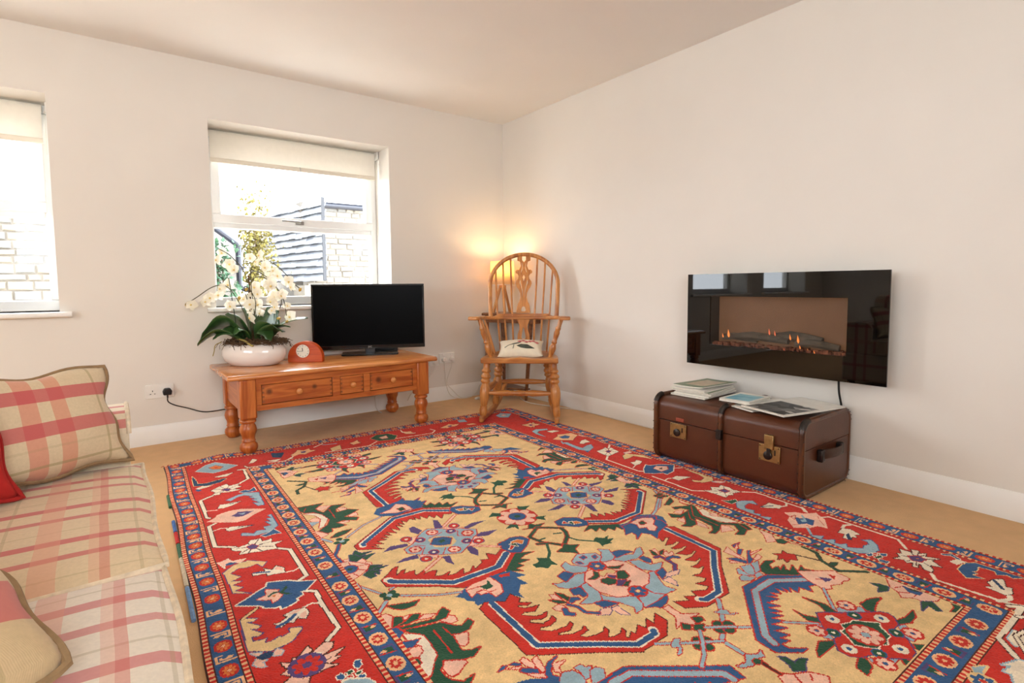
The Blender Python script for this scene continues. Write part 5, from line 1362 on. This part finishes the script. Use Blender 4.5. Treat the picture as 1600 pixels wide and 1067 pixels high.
holes += [sm2(hl([(s*14, 300), (s*24, 262), (s*33, 255), (s*24, 310), (s*38, 370), (s*34, 388), (s*17, 345)]), 3) for s in (-1, 1)]
holes += [hl([(0, 405), (18, 440), (6, 490), (-6, 490), (-18, 440)])]
holes += [sm2(hl([(s*44, 470), (s*56, 510), (s*42, 545), (s*28, 590), (s*20, 640), (s*24, 700), (s*36, 745), (s*28, 740), (s*13, 670), (s*12, 600), (s*28, 530)]), 3) for s in (-1, 1)]
holes += [sm2(hl([(0, 800), (22, 815), (27, 862), (-27, 862), (-22, 815)]), 3)]
plate('splat', out, holes, lambda co: Vector((co.x, BYF(co.y)+co.z, co.y)), .006, M_CH, RK)
low = [(.05, .725), (.046, .69), (.03, .65), (.03, .62), (.044, .58), (.046, .54), (.036, .5), (.034, .44)]
plate('lower_splat', low+[(-x, y) for x, y in reversed(low)], [sm2([(0, .64), (.016, .57), (.012, .545), (-.012, .545), (-.016, .57)], 3)], lambda co: Vector((co.x, .392+co.z, co.y)), .006, M_CH, RK)
# cushion on the chair
SCU = thing('seat_cushion', 'small cream cushion with embroidered flower on rocking chair', 'cushion', (-.52, -.915, .485), -.7449+.05)
M_CUSH = mat('cream_linen', lin(238, 226, 202), .95, .04, 40, .3, 400, spec=.1)
TL = Matrix.Translation((0, .03, .022)) @ Matrix.Rotation(-1.2, 4, 'X')
b, e = pad(.33, .24, .085, 18, 1); b.xf(TL); b.build('cover', M_CUSH, SCU, smooth=180, weld=True)
def on_pad(x, z):
    z -= .025
    u, v_ = x/.165, z/.12; th = (max(0, 1-abs(u)**2.6)*max(0, 1-abs(v_)**2.6))**.5
    return TL @ Vector((x, -.0425*th-.0025, z))
def applique(name, poly, m):
    # small embroidered patch fanned from its centre
    n_ = len(poly); cx = sum(p[0] for p in poly)/n_; cz = sum(p[1] for p in poly)/n_
    vv = [on_pad(cx, cz)]+[on_pad(*p) for p in poly]
    o = MB().add(vv, [(0, 1+i, 1+(i+1) % n_) for i in range(n_)]).build(name, m, SCU, smooth=60); sdm = o.modifiers.new('s', 'SOLIDIFY'); sdm.thickness = .002
M_ELEAF = mat('embroidered_leaf', lin(84, 88, 74), .9, .3, 90); M_EPINK = mat('embroidered_petal', lin(206, 112, 108), .9, .25, 90)
applique('leaf_motif', [(-.03, -.005), (.0, .018), (.05, .01), (.1, -.035), (.04, -.04), (.0, -.03)], M_ELEAF)
applique('leaf_motif', [(-.1, .0), (-.05, .03), (-.01, .035), (-.05, .02)], M_ELEAF)
for k in range(6):
    cx = -.01+k*.025; cz = .062+.012*math.sin(k*2.1); applique('petal_motif', [(cx-.018, cz), (cx, cz+.018), (cx+.018, cz+.004), (cx+.004, cz-.014)], M_EPINK)
MB().tube([on_pad(*p) for p in ((-.115, -.02), (-.09, .005), (-.05, .028), (.0, .045))], .002, 5).build('stem_motif', M_ELEAF, SCU)
MB().tube([on_pad(*p) for p in ((-.05, .01), (-.055, -.04))], .002, 5).build('stem_motif', M_ELEAF, SCU)
# ------------------------------------------------------------------ corner table and lamp
M_DKW = wood('dark_oak', lin(104, 62, 34), lin(146, 94, 56), 0, .4, 9)
CT = thing('corner_table', 'brown three cornered table behind the rocking chair', 'table', (0, 0, 0))
top = [(-.03, -.03), (-.26, -.045), (-.335, -.13), (-.10, -.66), (-.035, -.64)]
MB().prism(top, .715, .735).build('table_top', M_DKW, CT, .004)
inn = [(-.06, -.06), (-.25, -.075), (-.305, -.14), (-.11, -.60), (-.06, -.59)]
MB().prism(inn, .655, .715).build('apron', M_DKW, CT, .002)
MB().prism([(-.05, -.11), (-.08, -.06), (-.30, -.15), (-.12, -.46), (-.07, -.46)], .085, .10).build('shelf', M_DKW, CT, .003)
for (xa, ya), (xb, yb) in (((-.075, -.085), (-.075, -.095)), ((-.285, -.135), (-.29, -.15)), ((-.115, -.53), (-.115, -.46))):
    MB().turned((xb, yb, 0), (xa, ya, .66), [(.011, 0), (.016, .3), (.019, .9), (.019, 1)], 10).build('leg', M_DKW, CT)
LM_ = thing('table_lamp', 'lit table lamp with cream drum shade and wooden tripod', 'lamp', (-.2, -.255, .735))
M_SHADE, N_, L_, B_ = newmat('cream_shade'); tr = N_.new('ShaderNodeBsdfTranslucent'); tr.inputs[0].default_value = lin(255, 226, 170); df = N_.new('ShaderNodeBsdfDiffuse'); df.inputs[0].default_value = lin(246, 232, 204)
nz = N_.new('ShaderNodeTexNoise'); nz.inputs['Scale'].default_value = 90; bp = N_.new('ShaderNodeBump'); bp.inputs['Strength'].default_value = .1; L_.new(nz.outputs['Fac'], bp.inputs['Height']); L_.new(bp.outputs[0], df.inputs['Normal'])
mx = N_.new('ShaderNodeMixShader'); mx.inputs[0].default_value = .55; L_.new(df.outputs[0], mx.inputs[1]); L_.new(tr.outputs[0], mx.inputs[2]); L_.new(mx.outputs[0], N_['Material Output'].inputs[0])
n = 40; v = []; f = []
for z, r_ in ((.24, .102), (.44, .098)):
    for i in range(n): v.append((r_*math.cos(2*PI*i/n), r_*math.sin(2*PI*i/n), z))
for i in range(n): f.append((i, (i+1) % n, n+(i+1) % n, n+i))
o = MB().add(v, f).build('lamp_shade', M_SHADE, LM_, smooth=60); sdm = o.modifiers.new('s', 'SOLIDIFY'); sdm.thickness = .0015
for z, r_ in ((.24, .102), (.44, .098)): MB().tube([(r_*math.cos(a), r_*math.sin(a), z) for a in np.linspace(0, 2*PI, 32, endpoint=False)], .0022, 6, True).build('shade_ring', M_TRIM, LM_)
q = MB()
for k in range(3):
    a = k*2*PI/3; q.tube([(0, 0, .245), (.1*math.cos(a), .1*math.sin(a), .241)], .0018, 5)
q.build('shade_carrier', M_STEEL, LM_)
M_LMW = wood('lamp_wood', lin(176, 112, 54), lin(214, 154, 88), 2, .4, 12)
for k in range(3):
    a = k*2*PI/3+2.2; MB().tube([(.085*math.cos(a), .085*math.sin(a), .003), (.016*math.cos(a), .016*math.sin(a), .235)], .0125, 8).build('leg', M_LMW, LM_)
MB().lathe([(.03, .215), (.03, .24)], 16).build('collar', M_LMW, LM_); MB().lathe([(.016, .24), (.018, .28), (.014, .3)], 14).build('bulb_holder', M_WSOCK, LM_)
MB().lathe([(.012, .3), (.03, .33), (.032, .35), (.022, .375), (.002, .385)], 16).build('bulb', emis('warm_bulb', (1, .72, .38, 1), 2), LM_)
pl = bpy.data.lights.new('lamp_light', 'POINT'); pl.energy = 1.05; pl.color = (1, .72, .40); pl.shadow_soft_size = .03; po = bpy.data.objects.new('lamp_light', pl); COL.objects.link(po); po.parent = LM_; po.location = (0, 0, .40)
# ------------------------------------------------------------------ wall mounted electric fire
FR = thing('electric_fireplace', 'wide black glass electric fire mounted on the wall', 'fireplace', (-.002, -2.554, .76))
M_BGLASS = mat('black_glass', lin(5, 5, 5), .02, .0, 5, spec=.42); M_FBOX = mat('firebox_panel', lin(96, 66, 42), .6, .15, 9); M_FBOX.node_tree.nodes['Principled BSDF'].inputs['Emission Color'].default_value = (1, .45, .2, 1); M_FBOX.node_tree.nodes['Principled BSDF'].inputs['Emission Strength'].default_value = .02
# local: x towards the room is negative
gx0, gx1 = -.113, -.106; hw, hh = .522, .264; a0, a1, c0, c1 = -.352, .372, -.142, .136      # a along y
q = MB()
for (ya, yb, za, zb_) in ((-hw, a0, -hh, hh), (a1, hw, -hh, hh), (a0, a1, -hh, c0), (a0, a1, c1, hh)): q.box(gx0-.003, gx1, ya, yb, za, zb_)
q.build('glass_border', M_BGLASS, FR, smooth=0)
MB().box(gx0+.001, gx0+.004, a0, a1, c0, c1).build('front_glass', glass_mat('front_glass', (.9, .9, .9), 1.38), FR, smooth=0)
q = MB(); bx0 = -.016
q.box(bx0, 0, -.46, .46, -.21, .21); q.box(gx1, bx0, -.46, a0-.002, -.21, .21); q.box(gx1, bx0, a1+.002, .46, -.21, .21); q.box(gx1, bx0, a0-.002, a1+.002, -.21, c0-.002); q.box(gx1, bx0, a0-.002, a1+.002, c1+.002, .21)
q.build('casing', M_BLACK, FR, smooth=0)
MB().box(bx0-.004, bx0, a0, a1, c0, c1).build('fire_back', M_FBOX, FR, smooth=0)
M_LOG = mat('charred_log', lin(94, 84, 72), .9, .35, 22, .6, 60); M_ASH = mat('ember_bed', lin(126, 72, 50), .9, .5, 60, .6, 90)
q = MB(); rl = random.Random(4)
for k in range(130):
    y = rl.uniform(a0+.01, a1-.01); x = rl.uniform(-.098, -.024); s = rl.uniform(.005, .012); q.box(x-s, x+s, y-s, y+s, c0, c0+s*1.6)
q.build('ember_bed', M_ASH, FR, smooth=0)['kind'] = 'stuff'
for (ya, yb, x, z, rr_) in ((-.06, .24, -.07, -.085, .022), (-.22, .02, -.055, -.075, .026), (.12, .33, -.05, -.095, .019), (-.31, -.10, -.08, -.10, .02)):
    MB().tube([(x, ya, z-.01), (x-.005, (ya*2+yb)/3, z), (x, (ya+2*yb)/3, z+.006), (x+.006, yb, z-.004)], [rr_*.8, rr_, rr_*1.05, rr_*.85], 9).build('log', M_LOG, FR)
M_FL = emis('orange_flame', (1, .26, .05, 1), .2); M_FLD = emis('dull_ember', (1, .20, .08, 1), .08)
for (y, z, hgt, m) in ((.265, -.08, .03, M_FL), (-.12, -.085, .028, M_FL), (-.08, -.075, .02, M_FL), (.0, -.06, .018, M_FLD), (.03, -.055, .022, M_FLD), (.30, -.09, .016, M_FL), (-.13, -.12, .014, M_FL), (-.17, -.135, .012, M_FL), (-.2, -.138, .01, M_FL), (-.24, -.138, .01, M_FLD), (.1, -.136, .01, M_FLD), (.2, -.136, .008, M_FLD), (-.05, -.137, .008, M_FLD)):
    MB().turned((-.092, y, z-hgt*.5), (-.09, y+.006, z+hgt), [(.002, 0), (hgt*.22, .25), (hgt*.18, .5), (hgt*.07, .8), (.0005, 1)], 8).build('flame', m, FR)
tag(MB().tube(smoothpath([(-.05, -2.85, .55), (-.045, -2.852, .44), (-.03, -2.86, .36), (-.02, -2.862, .28), (-.02, -2.855, .1), (-.022, -2.8, .02)], 6), .005, 8).build('power_cord', M_BLACK), 'black power cord hanging from the electric fire', 'cord')
# ------------------------------------------------------------------ trunk
TK = thing('travel_trunk', 'old brown travelling trunk with wooden bands and brass locks', 'trunk', (-.265, -2.5, .0125))
M_TR = mat('brown_fibre', lin(86, 45, 25), .33, .14, 7, .15, 160); M_BAND = wood('band_wood', lin(62, 34, 18), lin(100, 56, 28), 2, .3, 10); M_BRASS = mat('aged_brass', lin(168, 142, 96), .38, .2, 40, metal=1); M_DKM = mat('dark_iron', lin(70, 66, 64), .4, .2, 30, metal=1); M_LTH = mat('dark_leather', lin(66, 40, 28), .5, .15, 30, .2, 200)
sec = rrect(-.228, .224, 0, .338, .05, 7); slid = .218
def clipsec(lo, hi): return [(x, min(max(z, lo), hi)) for x, z in sec]
yy = lambda x, z, l: (x, l, z)
def uniq(P):
    o_ = []
    for p in P:
        if not o_ or (abs(p[0]-o_[-1][0])+abs(p[1]-o_[-1][1])) > 1e-6: o_.append(p)
    return o_
MB().prism(uniq(clipsec(0, slid-.002)), -.400, .400, yy).build('trunk_body', M_TR, TK, .006)
MB().prism(uniq([(x*1.006, z) for x, z in clipsec(slid+.002, .4)]), -.402, .402, yy).build('trunk_lid', M_TR, TK, .006)
bsec = rrect(-.236, .232, 0, .340, .054, 8)
for y, rad in ((.392, .0135), (0, .0125), (-.392, .0135)):
    o = MB().tube([(x, y, z+.003) for x, z in bsec], rad, 8, True, up=(0, 1, 0)).build('wooden_band', M_BAND, TK, smooth=60)
    st = MB()
    for (x, z) in bsec[::2]+[(-.236, z_) for z_ in (.08, .12, .16, .2, .26)]:
        for s in (-1, 1):
            cx, cz = x*1.035, .17+(z-.17)*1.045; st.lathe([(.002, -.002), (.0024, 0), (.0014, .002), (.0002, .0025)], 6, (cx, y+s*.012 if abs(y) > .1 else y+s*.011, cz))
    st.build('studs', M_DKM, o)['kind'] = 'stuff'
    for z in (.335,):
        MB().tube([(x*1.02, y, .17+(zz-.17)*1.02+.003) for x, zz in bsec if zz > .3 and x < -.17], rad*1.12, 8, up=(0, 1, 0)).build('corner_cap', M_DKM, TK, smooth=60)
MB().box(-.258, -.235, -.014, .014, .185, .235).build('band_catch', M_DKM, TK, .003)
def lock(y, hasp):
    q = MB().box(-.238, -.2285, y-.05, y+.05, .135, .212); o = q.build('lock_plate', M_BRASS, TK, .002)
    MB().lathe([(.02, 0), (.02, .005), (.014, .008), (.002, .009)], 18, mat4=Matrix.Translation((-.238, y+.005, .165)) @ Matrix.Rotation(-PI/2, 4, 'Y')).build('lock_button', M_DKM, o)
    MB().box(-.2395, -.237, y-.03, y-.024, .17, .195).build('keyhole', M_BLACK, o)
    if hasp: 
        MB().box(-.246, -.2295, y-.022, y+.022, .195, .262).build('hasp', M_BRASS, o, .003); MB().box(-.25, -.24, y-.008, y+.008, .165, .20).build('hasp_tongue', M_DKM, o, .002)
    for dy in (-.043, .043):
        for z in (.142, .205): MB().lathe([(.003, 0), (.002, .002), (.0002, .003)], 6, mat4=Matrix.Translation((-.238, y+dy, z)) @ Matrix.Rotation(-PI/2, 4, 'Y')).build('rivet', M_DKM, o)
lock(.248, False); lock(-.248, True)
MB().box(-.2345, -.228, .215, .265, .224, .244).build('leather_patch', mat('red_leather', lin(150, 62, 38), .5, .2, 40), TK, .004)
q = MB(); q.tube(smoothpath([(-.10, -.408, .18), (-.07, -.432, .186), (0, -.44, .184), (.07, -.432, .182), (.10, -.408, .174)], 5), .02, 8, sx=.35, sy=1.1, up=(0, 0, 1)); hdl = q.build('handle', M_LTH, TK, smooth=60)
for x in (-.098, .098): MB().box(x-.016, x+.016, -.427, -.401, .15, .205).build('handle_mount', M_DKM, hdl, .005)
# ------------------------------------------------------------------ magazines
M_PAPER = mat('paper_edges', lin(226, 220, 206), .8, .06, 60); M_GCOV = mat('green_cover', lin(120, 138, 108), .4, .1, 14); M_BEI = mat('beige_print', lin(206, 190, 164), .45, .15, 30); M_WCOV = mat('cream_cover', lin(244, 240, 230), .4, .04, 20)
M_SEA, N_, L_, B_ = newmat('sea_print'); tcx = N_.new('ShaderNodeTexCoord'); nz = N_.new('ShaderNodeTexNoise'); nz.inputs['Scale'].default_value = 18; rp = N_.new('ShaderNodeValToRGB'); L_.new(tcx.outputs['Object'], nz.inputs['Vector']); L_.new(nz.outputs['Fac'], rp.inputs[0]); L_.new(rp.outputs[0], B_.inputs['Base Color']); B_.inputs['Roughness'].default_value = .35
rp.color_ramp.elements[0].position = .35; rp.color_ramp.elements[0].color = lin(96, 176, 200); rp.color_ramp.elements[1].position = .65; rp.color_ramp.elements[1].color = lin(160, 212, 222)
M_BW, N_, L_, B_ = newmat('black_and_white_print'); tcx = N_.new('ShaderNodeTexCoord'); nz = N_.new('ShaderNodeTexVoronoi'); nz.inputs['Scale'].default_value = 26; rp = N_.new('ShaderNodeValToRGB'); L_.new(tcx.outputs['Object'], nz.inputs['Vector']); L_.new(nz.outputs['Color'], rp.inputs[0]); L_.new(rp.outputs[0], B_.inputs['Base Color']); B_.inputs['Roughness'].default_value = .35
for i_, (p, c) in enumerate(((.2, (34, 34, 36)), (.75, (110, 110, 108)))): rp.color_ramp.elements[i_].position = p; rp.color_ramp.elements[i_].color = lin(*c)
e_ = rp.color_ramp.elements.new(.85); e_.color = lin(220, 218, 212)
def magazine(label, c, rz, w, d, t, cover, pic=None, picm=None, curl=0, tiltx=0):
    r = thing('magazine', label, 'magazine', c, rz, 'magazines on the trunk'); r.rotation_euler = (tiltx, 0, rz)
    n = 10
    def sheet(name, x0, x1, y0, y1, z0, z1, m):
        v = []; f = []
        for zz in (z0, z1):
            for j in range(n+1):
                for i in range(n+1):
                    x = x0+(x1-x0)*i/n; y = y0+(y1-y0)*j/n; v.append((x, y, zz+curl*((x/w+.5)**3)*.5+curl*.5*max(0, y/d)**2))
        k = (n+1)**2
        for j in range(n):
            for i in range(n):
                a = j*(n+1)+i; f.append((a, a+n+1, a+n+2, a+1)); f.append((k+a, k+a+1, k+a+n+2, k+a+n+1))
        rim = [i for i in range(n+1)]+[j*(n+1)+n for j in range(1, n+1)]+[n*(n+1)+i for i in range(n-1, -1, -1)]+[j*(n+1) for j in range(n-1, 0, -1)]
        for q_ in range(len(rim)):
            a, c_ = rim[q_], rim[(q_+1) % len(rim)]; f.append((a, c_, k+c_, k+a))
        return MB().add(v, f).build(name, m, r)
    sheet('pages', -w/2+.002, w/2-.002, -d/2+.002, d/2-.002, .0006, t-.0008, M_PAPER)
    sheet('cover', -w/2, w/2, -d/2, d/2, t-.0008, t, cover)
    sheet('back_cover', -w/2, w/2, -d/2, d/2, 0, .0006, M_WCOV)
    if pic: sheet('cover_picture', w*pic[0], w*pic[1], d*pic[2], d*pic[3], t, t+.0004, picm)
    return r
TZ = .0125+.3415
z = TZ; rm = random.Random(8)
lab = ['lowest white magazine of the stack on the trunk', 'second magazine from the bottom of the trunk stack', 'third magazine from the bottom of the trunk stack', 'fourth magazine up in the stack on the trunk', 'white covered magazine just under the green one']
for k in range(5):
    t = .0085; magazine(lab[k], (-.245+rm.uniform(-.01, .01), -2.235+rm.uniform(-.008, .008), z), -1.57+.10+rm.uniform(-.08, .08), .21, .30, t, M_WCOV if k != 3 else M_GCOV); z += t+.0006
magazine('green covered magazine on top of the stack', (-.22, -2.225, z), -1.57-.10, .205, .29, .006, M_GCOV, (-.32, .34, -.3, .34), M_BEI, .018)
magazine('white magazine half hidden under the blue booklet', (-.27, -2.61, TZ), -.28, .36, .17, .005, M_WCOV)
magazine('open magazine with black and white photograph near trunk end', (-.285, -2.745, .0125+.3575), -.24, .41, .245, .006, M_WCOV, (-.46, .10, -.44, .42), M_BW, .008)
magazine('booklet with blue sea picture beside the magazine stack', (-.30, -2.51, .0125+.3575), -1.57+.02, .165, .215, .013, M_WCOV, (-.38, .40, -.40, .32), M_SEA, .006)
# ------------------------------------------------------------------ sockets and cables
def socket(x, z, w, label, holes=True, dbl=True):
    r = thing('wall_socket', label, 'socket', (x, 0, z), 0, 'wall sockets')
    MB().prism(rrect(-w/2, w/2, -.043, .043, .006, 3), -.011, 0, lambda a, c, y: (a, y, c)).build('face_plate', M_WSOCK, r, .002)
    for cx in ((-w/4, w/4) if dbl else (0,)):
        for dx, dz, ww, hh_ in ((0, .012, .004, .009), (-.011, -.006, .007, .004), (.011, -.006, .007, .004)):
            MB().box(cx+dx-ww/2, cx+dx+ww/2, -.0115, -.0108, dz-.008-hh_/2, dz-.008+hh_/2).build('pin_slot', M_BLACK, r)
        MB().box(cx-.006, cx+.006, -.0135, -.011, .02, .034).build('switch', M_WSOCK, r, .001)
    return r
s1 = socket(-2.665, .33, .15, 'double wall socket with a black plug left of cabinet')
s2 = socket(-.612, .36, .15, 'double wall socket right of the cabinet with white adaptors')
s3 = socket(-.735, .345, .088, 'single wall socket half hidden behind the cabinet top', dbl=False)
def plug(label, x, z, m, s=1):
    r = thing('plug', label, 'plug', (x, -.0115, z))
    MB().prism([(-.022*s, -.02*s), (.022*s, -.02*s), (.025*s, .004*s), (.016*s, .022*s), (-.016*s, .022*s), (-.025*s, .004*s)], -.034, 0, lambda a, c, y: (a, y, c)).build('plug_body', m, r, .006)
    MB().tube([(0, -.02, -.018*s), (0, -.02, -.036*s)], .005, 8).build('cord_grip', m, r)
    return r
plug('black mains plug in the socket left of cabinet', -2.627, .325, M_BLACK); plug('white adaptor in left half of the right socket', -.65, .35, M_WSOCK, .8); plug('white adaptor in right half of the right socket', -.574, .352, M_WSOCK, .7); plug('white plug in the single socket behind cabinet', -.735, .338, M_WSOCK, .8)
tag(MB().tube(smoothpath([(-2.627, -.03, .29), (-2.625, -.03, .262), (-2.59, -.028, .235), (-2.52, -.026, .205), (-2.44, -.025, .17), (-2.36, -.025, .165), (-2.25, -.03, .175)], 6), .0035, 8).build('power_cord', M_BLACK), 'black cord running from the left socket behind cabinet', 'cord')
def wcable(label, P, r=.0032): tag(MB().tube(smoothpath(P, 6), r, 8).build('white_cable', M_WCABLE), label, 'cable')
wcable('white cable looping down from the right socket to floor', [(-.65, -.032, .32), (-.645, -.03, .24), (-.63, -.022, .14), (-.6, -.028, .05), (-.52, -.04, .006), (-.42, -.06, .006), (-.34, -.05, .04), (-.31, -.05, .1), (-.28, -.1, .13)])
wcable('thin white cable crossing the looped one under right socket', [(-.574, -.03, .325), (-.58, -.025, .28), (-.61, -.02, .2), (-.62, -.022, .14), (-.57, -.026, .08), (-.5, -.035, .01), (-.44, -.05, .005)], .0025)
wcable('white cable dropping from the single socket behind cabinet', [(-.735, -.03, .31), (-.75, -.03, .27), (-.82, -.035, .2), (-.95, -.04, .12), (-1.0, -.04, .05)])
wcable('white cable trailing under the pine cabinet', [(-1.25, -.03, .2), (-1.27, -.032, .12), (-1.27, -.05, .03), (-1.26, -.12, .005)])
wcable('white cable lying along the right baseboard', [(-.1, -.36, .005), (-.16, -.55, .005), (-.10, -.8, .005), (-.026, -1.05, .006), (-.022, -1.6, .006), (-.022, -2.08, .006), (-.024, -2.7, .006)])
SWI = thing('inline_switch', 'small white inline switch lying on the carpet behind chair', 'switch', (-.405, -.158, 0), .5)
MB().prism(rrect(-.03, .03, -.014, .014, .008, 4), .001, .018).build('switch_body', M_WSOCK, SWI, .004); MB().box(-.009, .009, -.006, .006, .0175, .0205).build('rocker_button', M_WCABLE, SWI, .001)
# ------------------------------------------------------------------ sofa
RD, PK, OL = lin(196, 74, 84), lin(222, 150, 124), lin(168, 148, 104)
CRM = lin(226, 208, 178)
SF = thing('checked_sofa', 'cream sofa in red and pink checked fabric', 'sofa', (-2.84, -3.17, 0))
# local axes: +x towards the room, y along the sofa (far arm at +y)
iy = [(.01, .03, RD, .75), (.10, .125, RD, .8), (.22, .232, OL, .35), (.315, .345, RD, .75)]
XB = [(.004, .042, PK, .5), (.088, .104, PK, .35), (.104, .12, lin(206, 106, 92), .55), (.165, .171, OL, .35)]
PSE1 = plaid('sofa_seat_check_a', lin(222, 198, 160), 1, 0, .204, .215, .052, -.2, [(.01, .03, RD, .72), (.082, .106, RD, .78), (.15, .155, OL, .3)], XB)
PSE2 = plaid('sofa_seat_check_b', lin(230, 216, 196), 1, 0, .2, .215, -.051, -.18, [(.01, .034, RD, .6), (.092, .12, RD, .66), (.155, .161, OL, .35)], XB)
PBO = plaid('sofa_body_check', CRM, 1, 2, .39, .36, -.03, .0, [(.02, .042, RD, .72), (.10, .126, RD, .78), (.20, .206, OL, .35)], [(.05, .09, PK, .45), (.2, .225, RD, .7), (.29, .296, OL, .3)])
M_PIP = mat('piping_cord', lin(226, 206, 176), .9, .14, 60, .3, 300)
def rbox(x0, x1, y0, y1, z0, z1, name, m, bev, seg=4):
    return MB().box(x0, x1, y0, y1, z0, z1).build(name, m, SF, bev, seg)
rbox(-.92, -.02, -1.35, 1.36, .06, .32, 'base', PBO, .02)
for yc in (-1.3, 1.3):
    for xc in (-.85, -.08): MB().lathe([(.028, 0), (.034, .03), (.03, .062)], 12, (xc, yc, 0)).build('foot', M_DKW, SF)
def seatcush(y0, y1, seed, PSE):
    n = 26; v = []; f = []; x0, x1 = -.70, .0; z0, z1 = .318, .462; rnd = random.Random(seed); ph = rnd.uniform(0, 6)
    def prof(u): return (max(0, 1-abs(u)**7))**.5
    for side in (1, 0):
        for j in range(n+1):
            for i in range(n+1):
                u = -1+2*i/n; w_ = -1+2*j/n; x = (x0+x1)/2+u*(x1-x0)/2; y = (y0+y1)/2+w_*(y1-y0)/2
                c = prof(u)*prof(w_); z = (z1-.022+.022*c+.010*(1-u*u)*(1-w_*w_)+.002*math.sin(w_*6+ph)*abs(u)**4) if side else z0
                x += .003*math.sin(w_*5+ph)*(u > .99)
                v.append((x, y, z))
    k = (n+1)**2
    for j in range(n):
        for i in range(n):
            a = j*(n+1)+i; f.append((a, a+1, a+n+2, a+n+1)); f.append((k+a, k+a+n+1, k+a+n+2, k+a+1))
    rim = [i for i in range(n+1)]+[j*(n+1)+n for j in range(1, n+1)]+[n*(n+1)+i for i in range(n-1, -1, -1)]+[j*(n+1) for j in range(n-1, 0, -1)]
    for q_ in range(len(rim)):
        a, c_ = rim[q_], rim[(q_+1) % len(rim)]; f.append((a, k+a, k+c_, c_))
    o = MB().add(v, f).build('seat_cushion', PSE, SF, smooth=50)
    P = [Vector(v[i])+Vector((0, 0, .001)) for i in rim]
    MB().tube(P, .0058, 6, True).build('piping', M_PIP, o)
    P = [Vector(v[i]) for i in rim]; P = [Vector((p.x, p.y, .325)) for p in P]
    MB().tube(P, .0055, 6, True).build('piping', M_PIP, o)
seatcush(.372, 1.118, 1, PSE1); seatcush(-.376, .368, 2, PSE2); seatcush(-1.12, -.38, 3, PSE1)
def arm(y0, y1):
    P = rrect(y0, y1, .0, .60, .06, 6)
    o = MB().prism([(y, max(z, .06)) for y, z in P], -.92, -.03, lambda y, z, l: (l, y, z)).build('arm', PBO, SF, .012)
    MB().tube([(-.03, y, max(z, .06)+.0) for y, z in P if z > .1] , .0062, 6).build('piping', M_PIP, o)
arm(1.12, 1.36); arm(-1.36, -1.12)
MB().prism([(-.95, .06), (-.68, .06), (-.66, .3), (-.72, .78), (-.76, .83), (-.84, .85), (-.93, .80), (-.97, .5)], -1.36, 1.36, lambda x, z, y: (x, y, z)).build('sofa_back', PBO, SF, .03, 3)
def backcush(y0, y1, seed):
    b_, e_ = pad(y1-y0, .44, .17, 20, .3, .004, seed); Tm = Matrix.Translation((-.63, (y0+y1)/2, .665)) @ Matrix.Rotation(.16, 4, 'Y') @ Matrix.Rotation(PI/2, 4, 'Z')
    b_.xf(Tm); o = b_.build('back_cushion', PBO, SF, smooth=180, weld=True); MB().tube([Tm @ Vector(p) for p in e_], .006, 6, True).build('piping', M_PIP, o)
backcush(.37, 1.1, 4); backcush(-.37, .36, 5); backcush(-1.11, -.38, 6)
# loose cushions
def cushion(name, label, w, h, t, M4, m, pip, seed, wav=.006, pinch=.8, rnd_=0):
    r = thing(name, label, 'cushion', (0, 0, 0)); r.matrix_world = M4
    b_, e_ = pad(w, h, t, 26, pinch, wav, seed, rnd_); b_.build('cover', m, r, smooth=180, weld=True); MB().tube(e_, .0062, 6, True).build('piping', pip, r)
    return r
CSH = lin(220, 198, 162)
PC1 = plaid('cushion_check', CSH, 0, 2, .30, .30, -.262, -.12, [(.015, .05, lin(214, 130, 104), .62), (.13, .136, OL, .55), (.245, .285, lin(214, 120, 100), .6)], [(.085, .121, RD, .75), (.055, .06, OL, .2), (.175, .211, RD, .78), (.012, .018, OL, .6)])
PC2 = plaid('near_cushion_check', lin(206, 178, 136), 0, 2, .26, .26, -.07, -.13, [(.02, .09, lin(206, 110, 90), .5), (.17, .178, OL, .4)], [(.03, .10, RD, .72), (.18, .19, OL, .4)])
rot = lambda x, y, z: Matrix.Rotation(z, 4, 'Z') @ Matrix.Rotation(y, 4, 'Y') @ Matrix.Rotation(x, 4, 'X')
M_DPIP = mat('brown_piping', lin(150, 120, 84), .9, .15, 60)
cushion('scatter_cushion', 'checked scatter cushion leaning on the far sofa arm', .45, .285, .13, Matrix.Translation((-3.095, -2.156, .61)) @ rot(-.35, 0, .5), PC1, M_DPIP, 11, .007)
cushion('scatter_cushion', 'plain red cushion at the back of the sofa', .38, .36, .14, Matrix.Translation((-3.28, -2.375, .648)) @ rot(-.3, -.05, .6), mat('red_cotton', lin(186, 30, 24), .9, .08, 30, .2, 300), mat('red_piping', lin(170, 26, 20), .9, .1, 40), 12)
cushion('scatter_cushion', 'checked cushion with brown piping lying nearest the camera', .38, .38, .14, Matrix.Translation((-3.195, -3.095, .562)) @ rot(-1.2, 0, .6), PC2, M_DPIP, 13, .006, .2, .25)
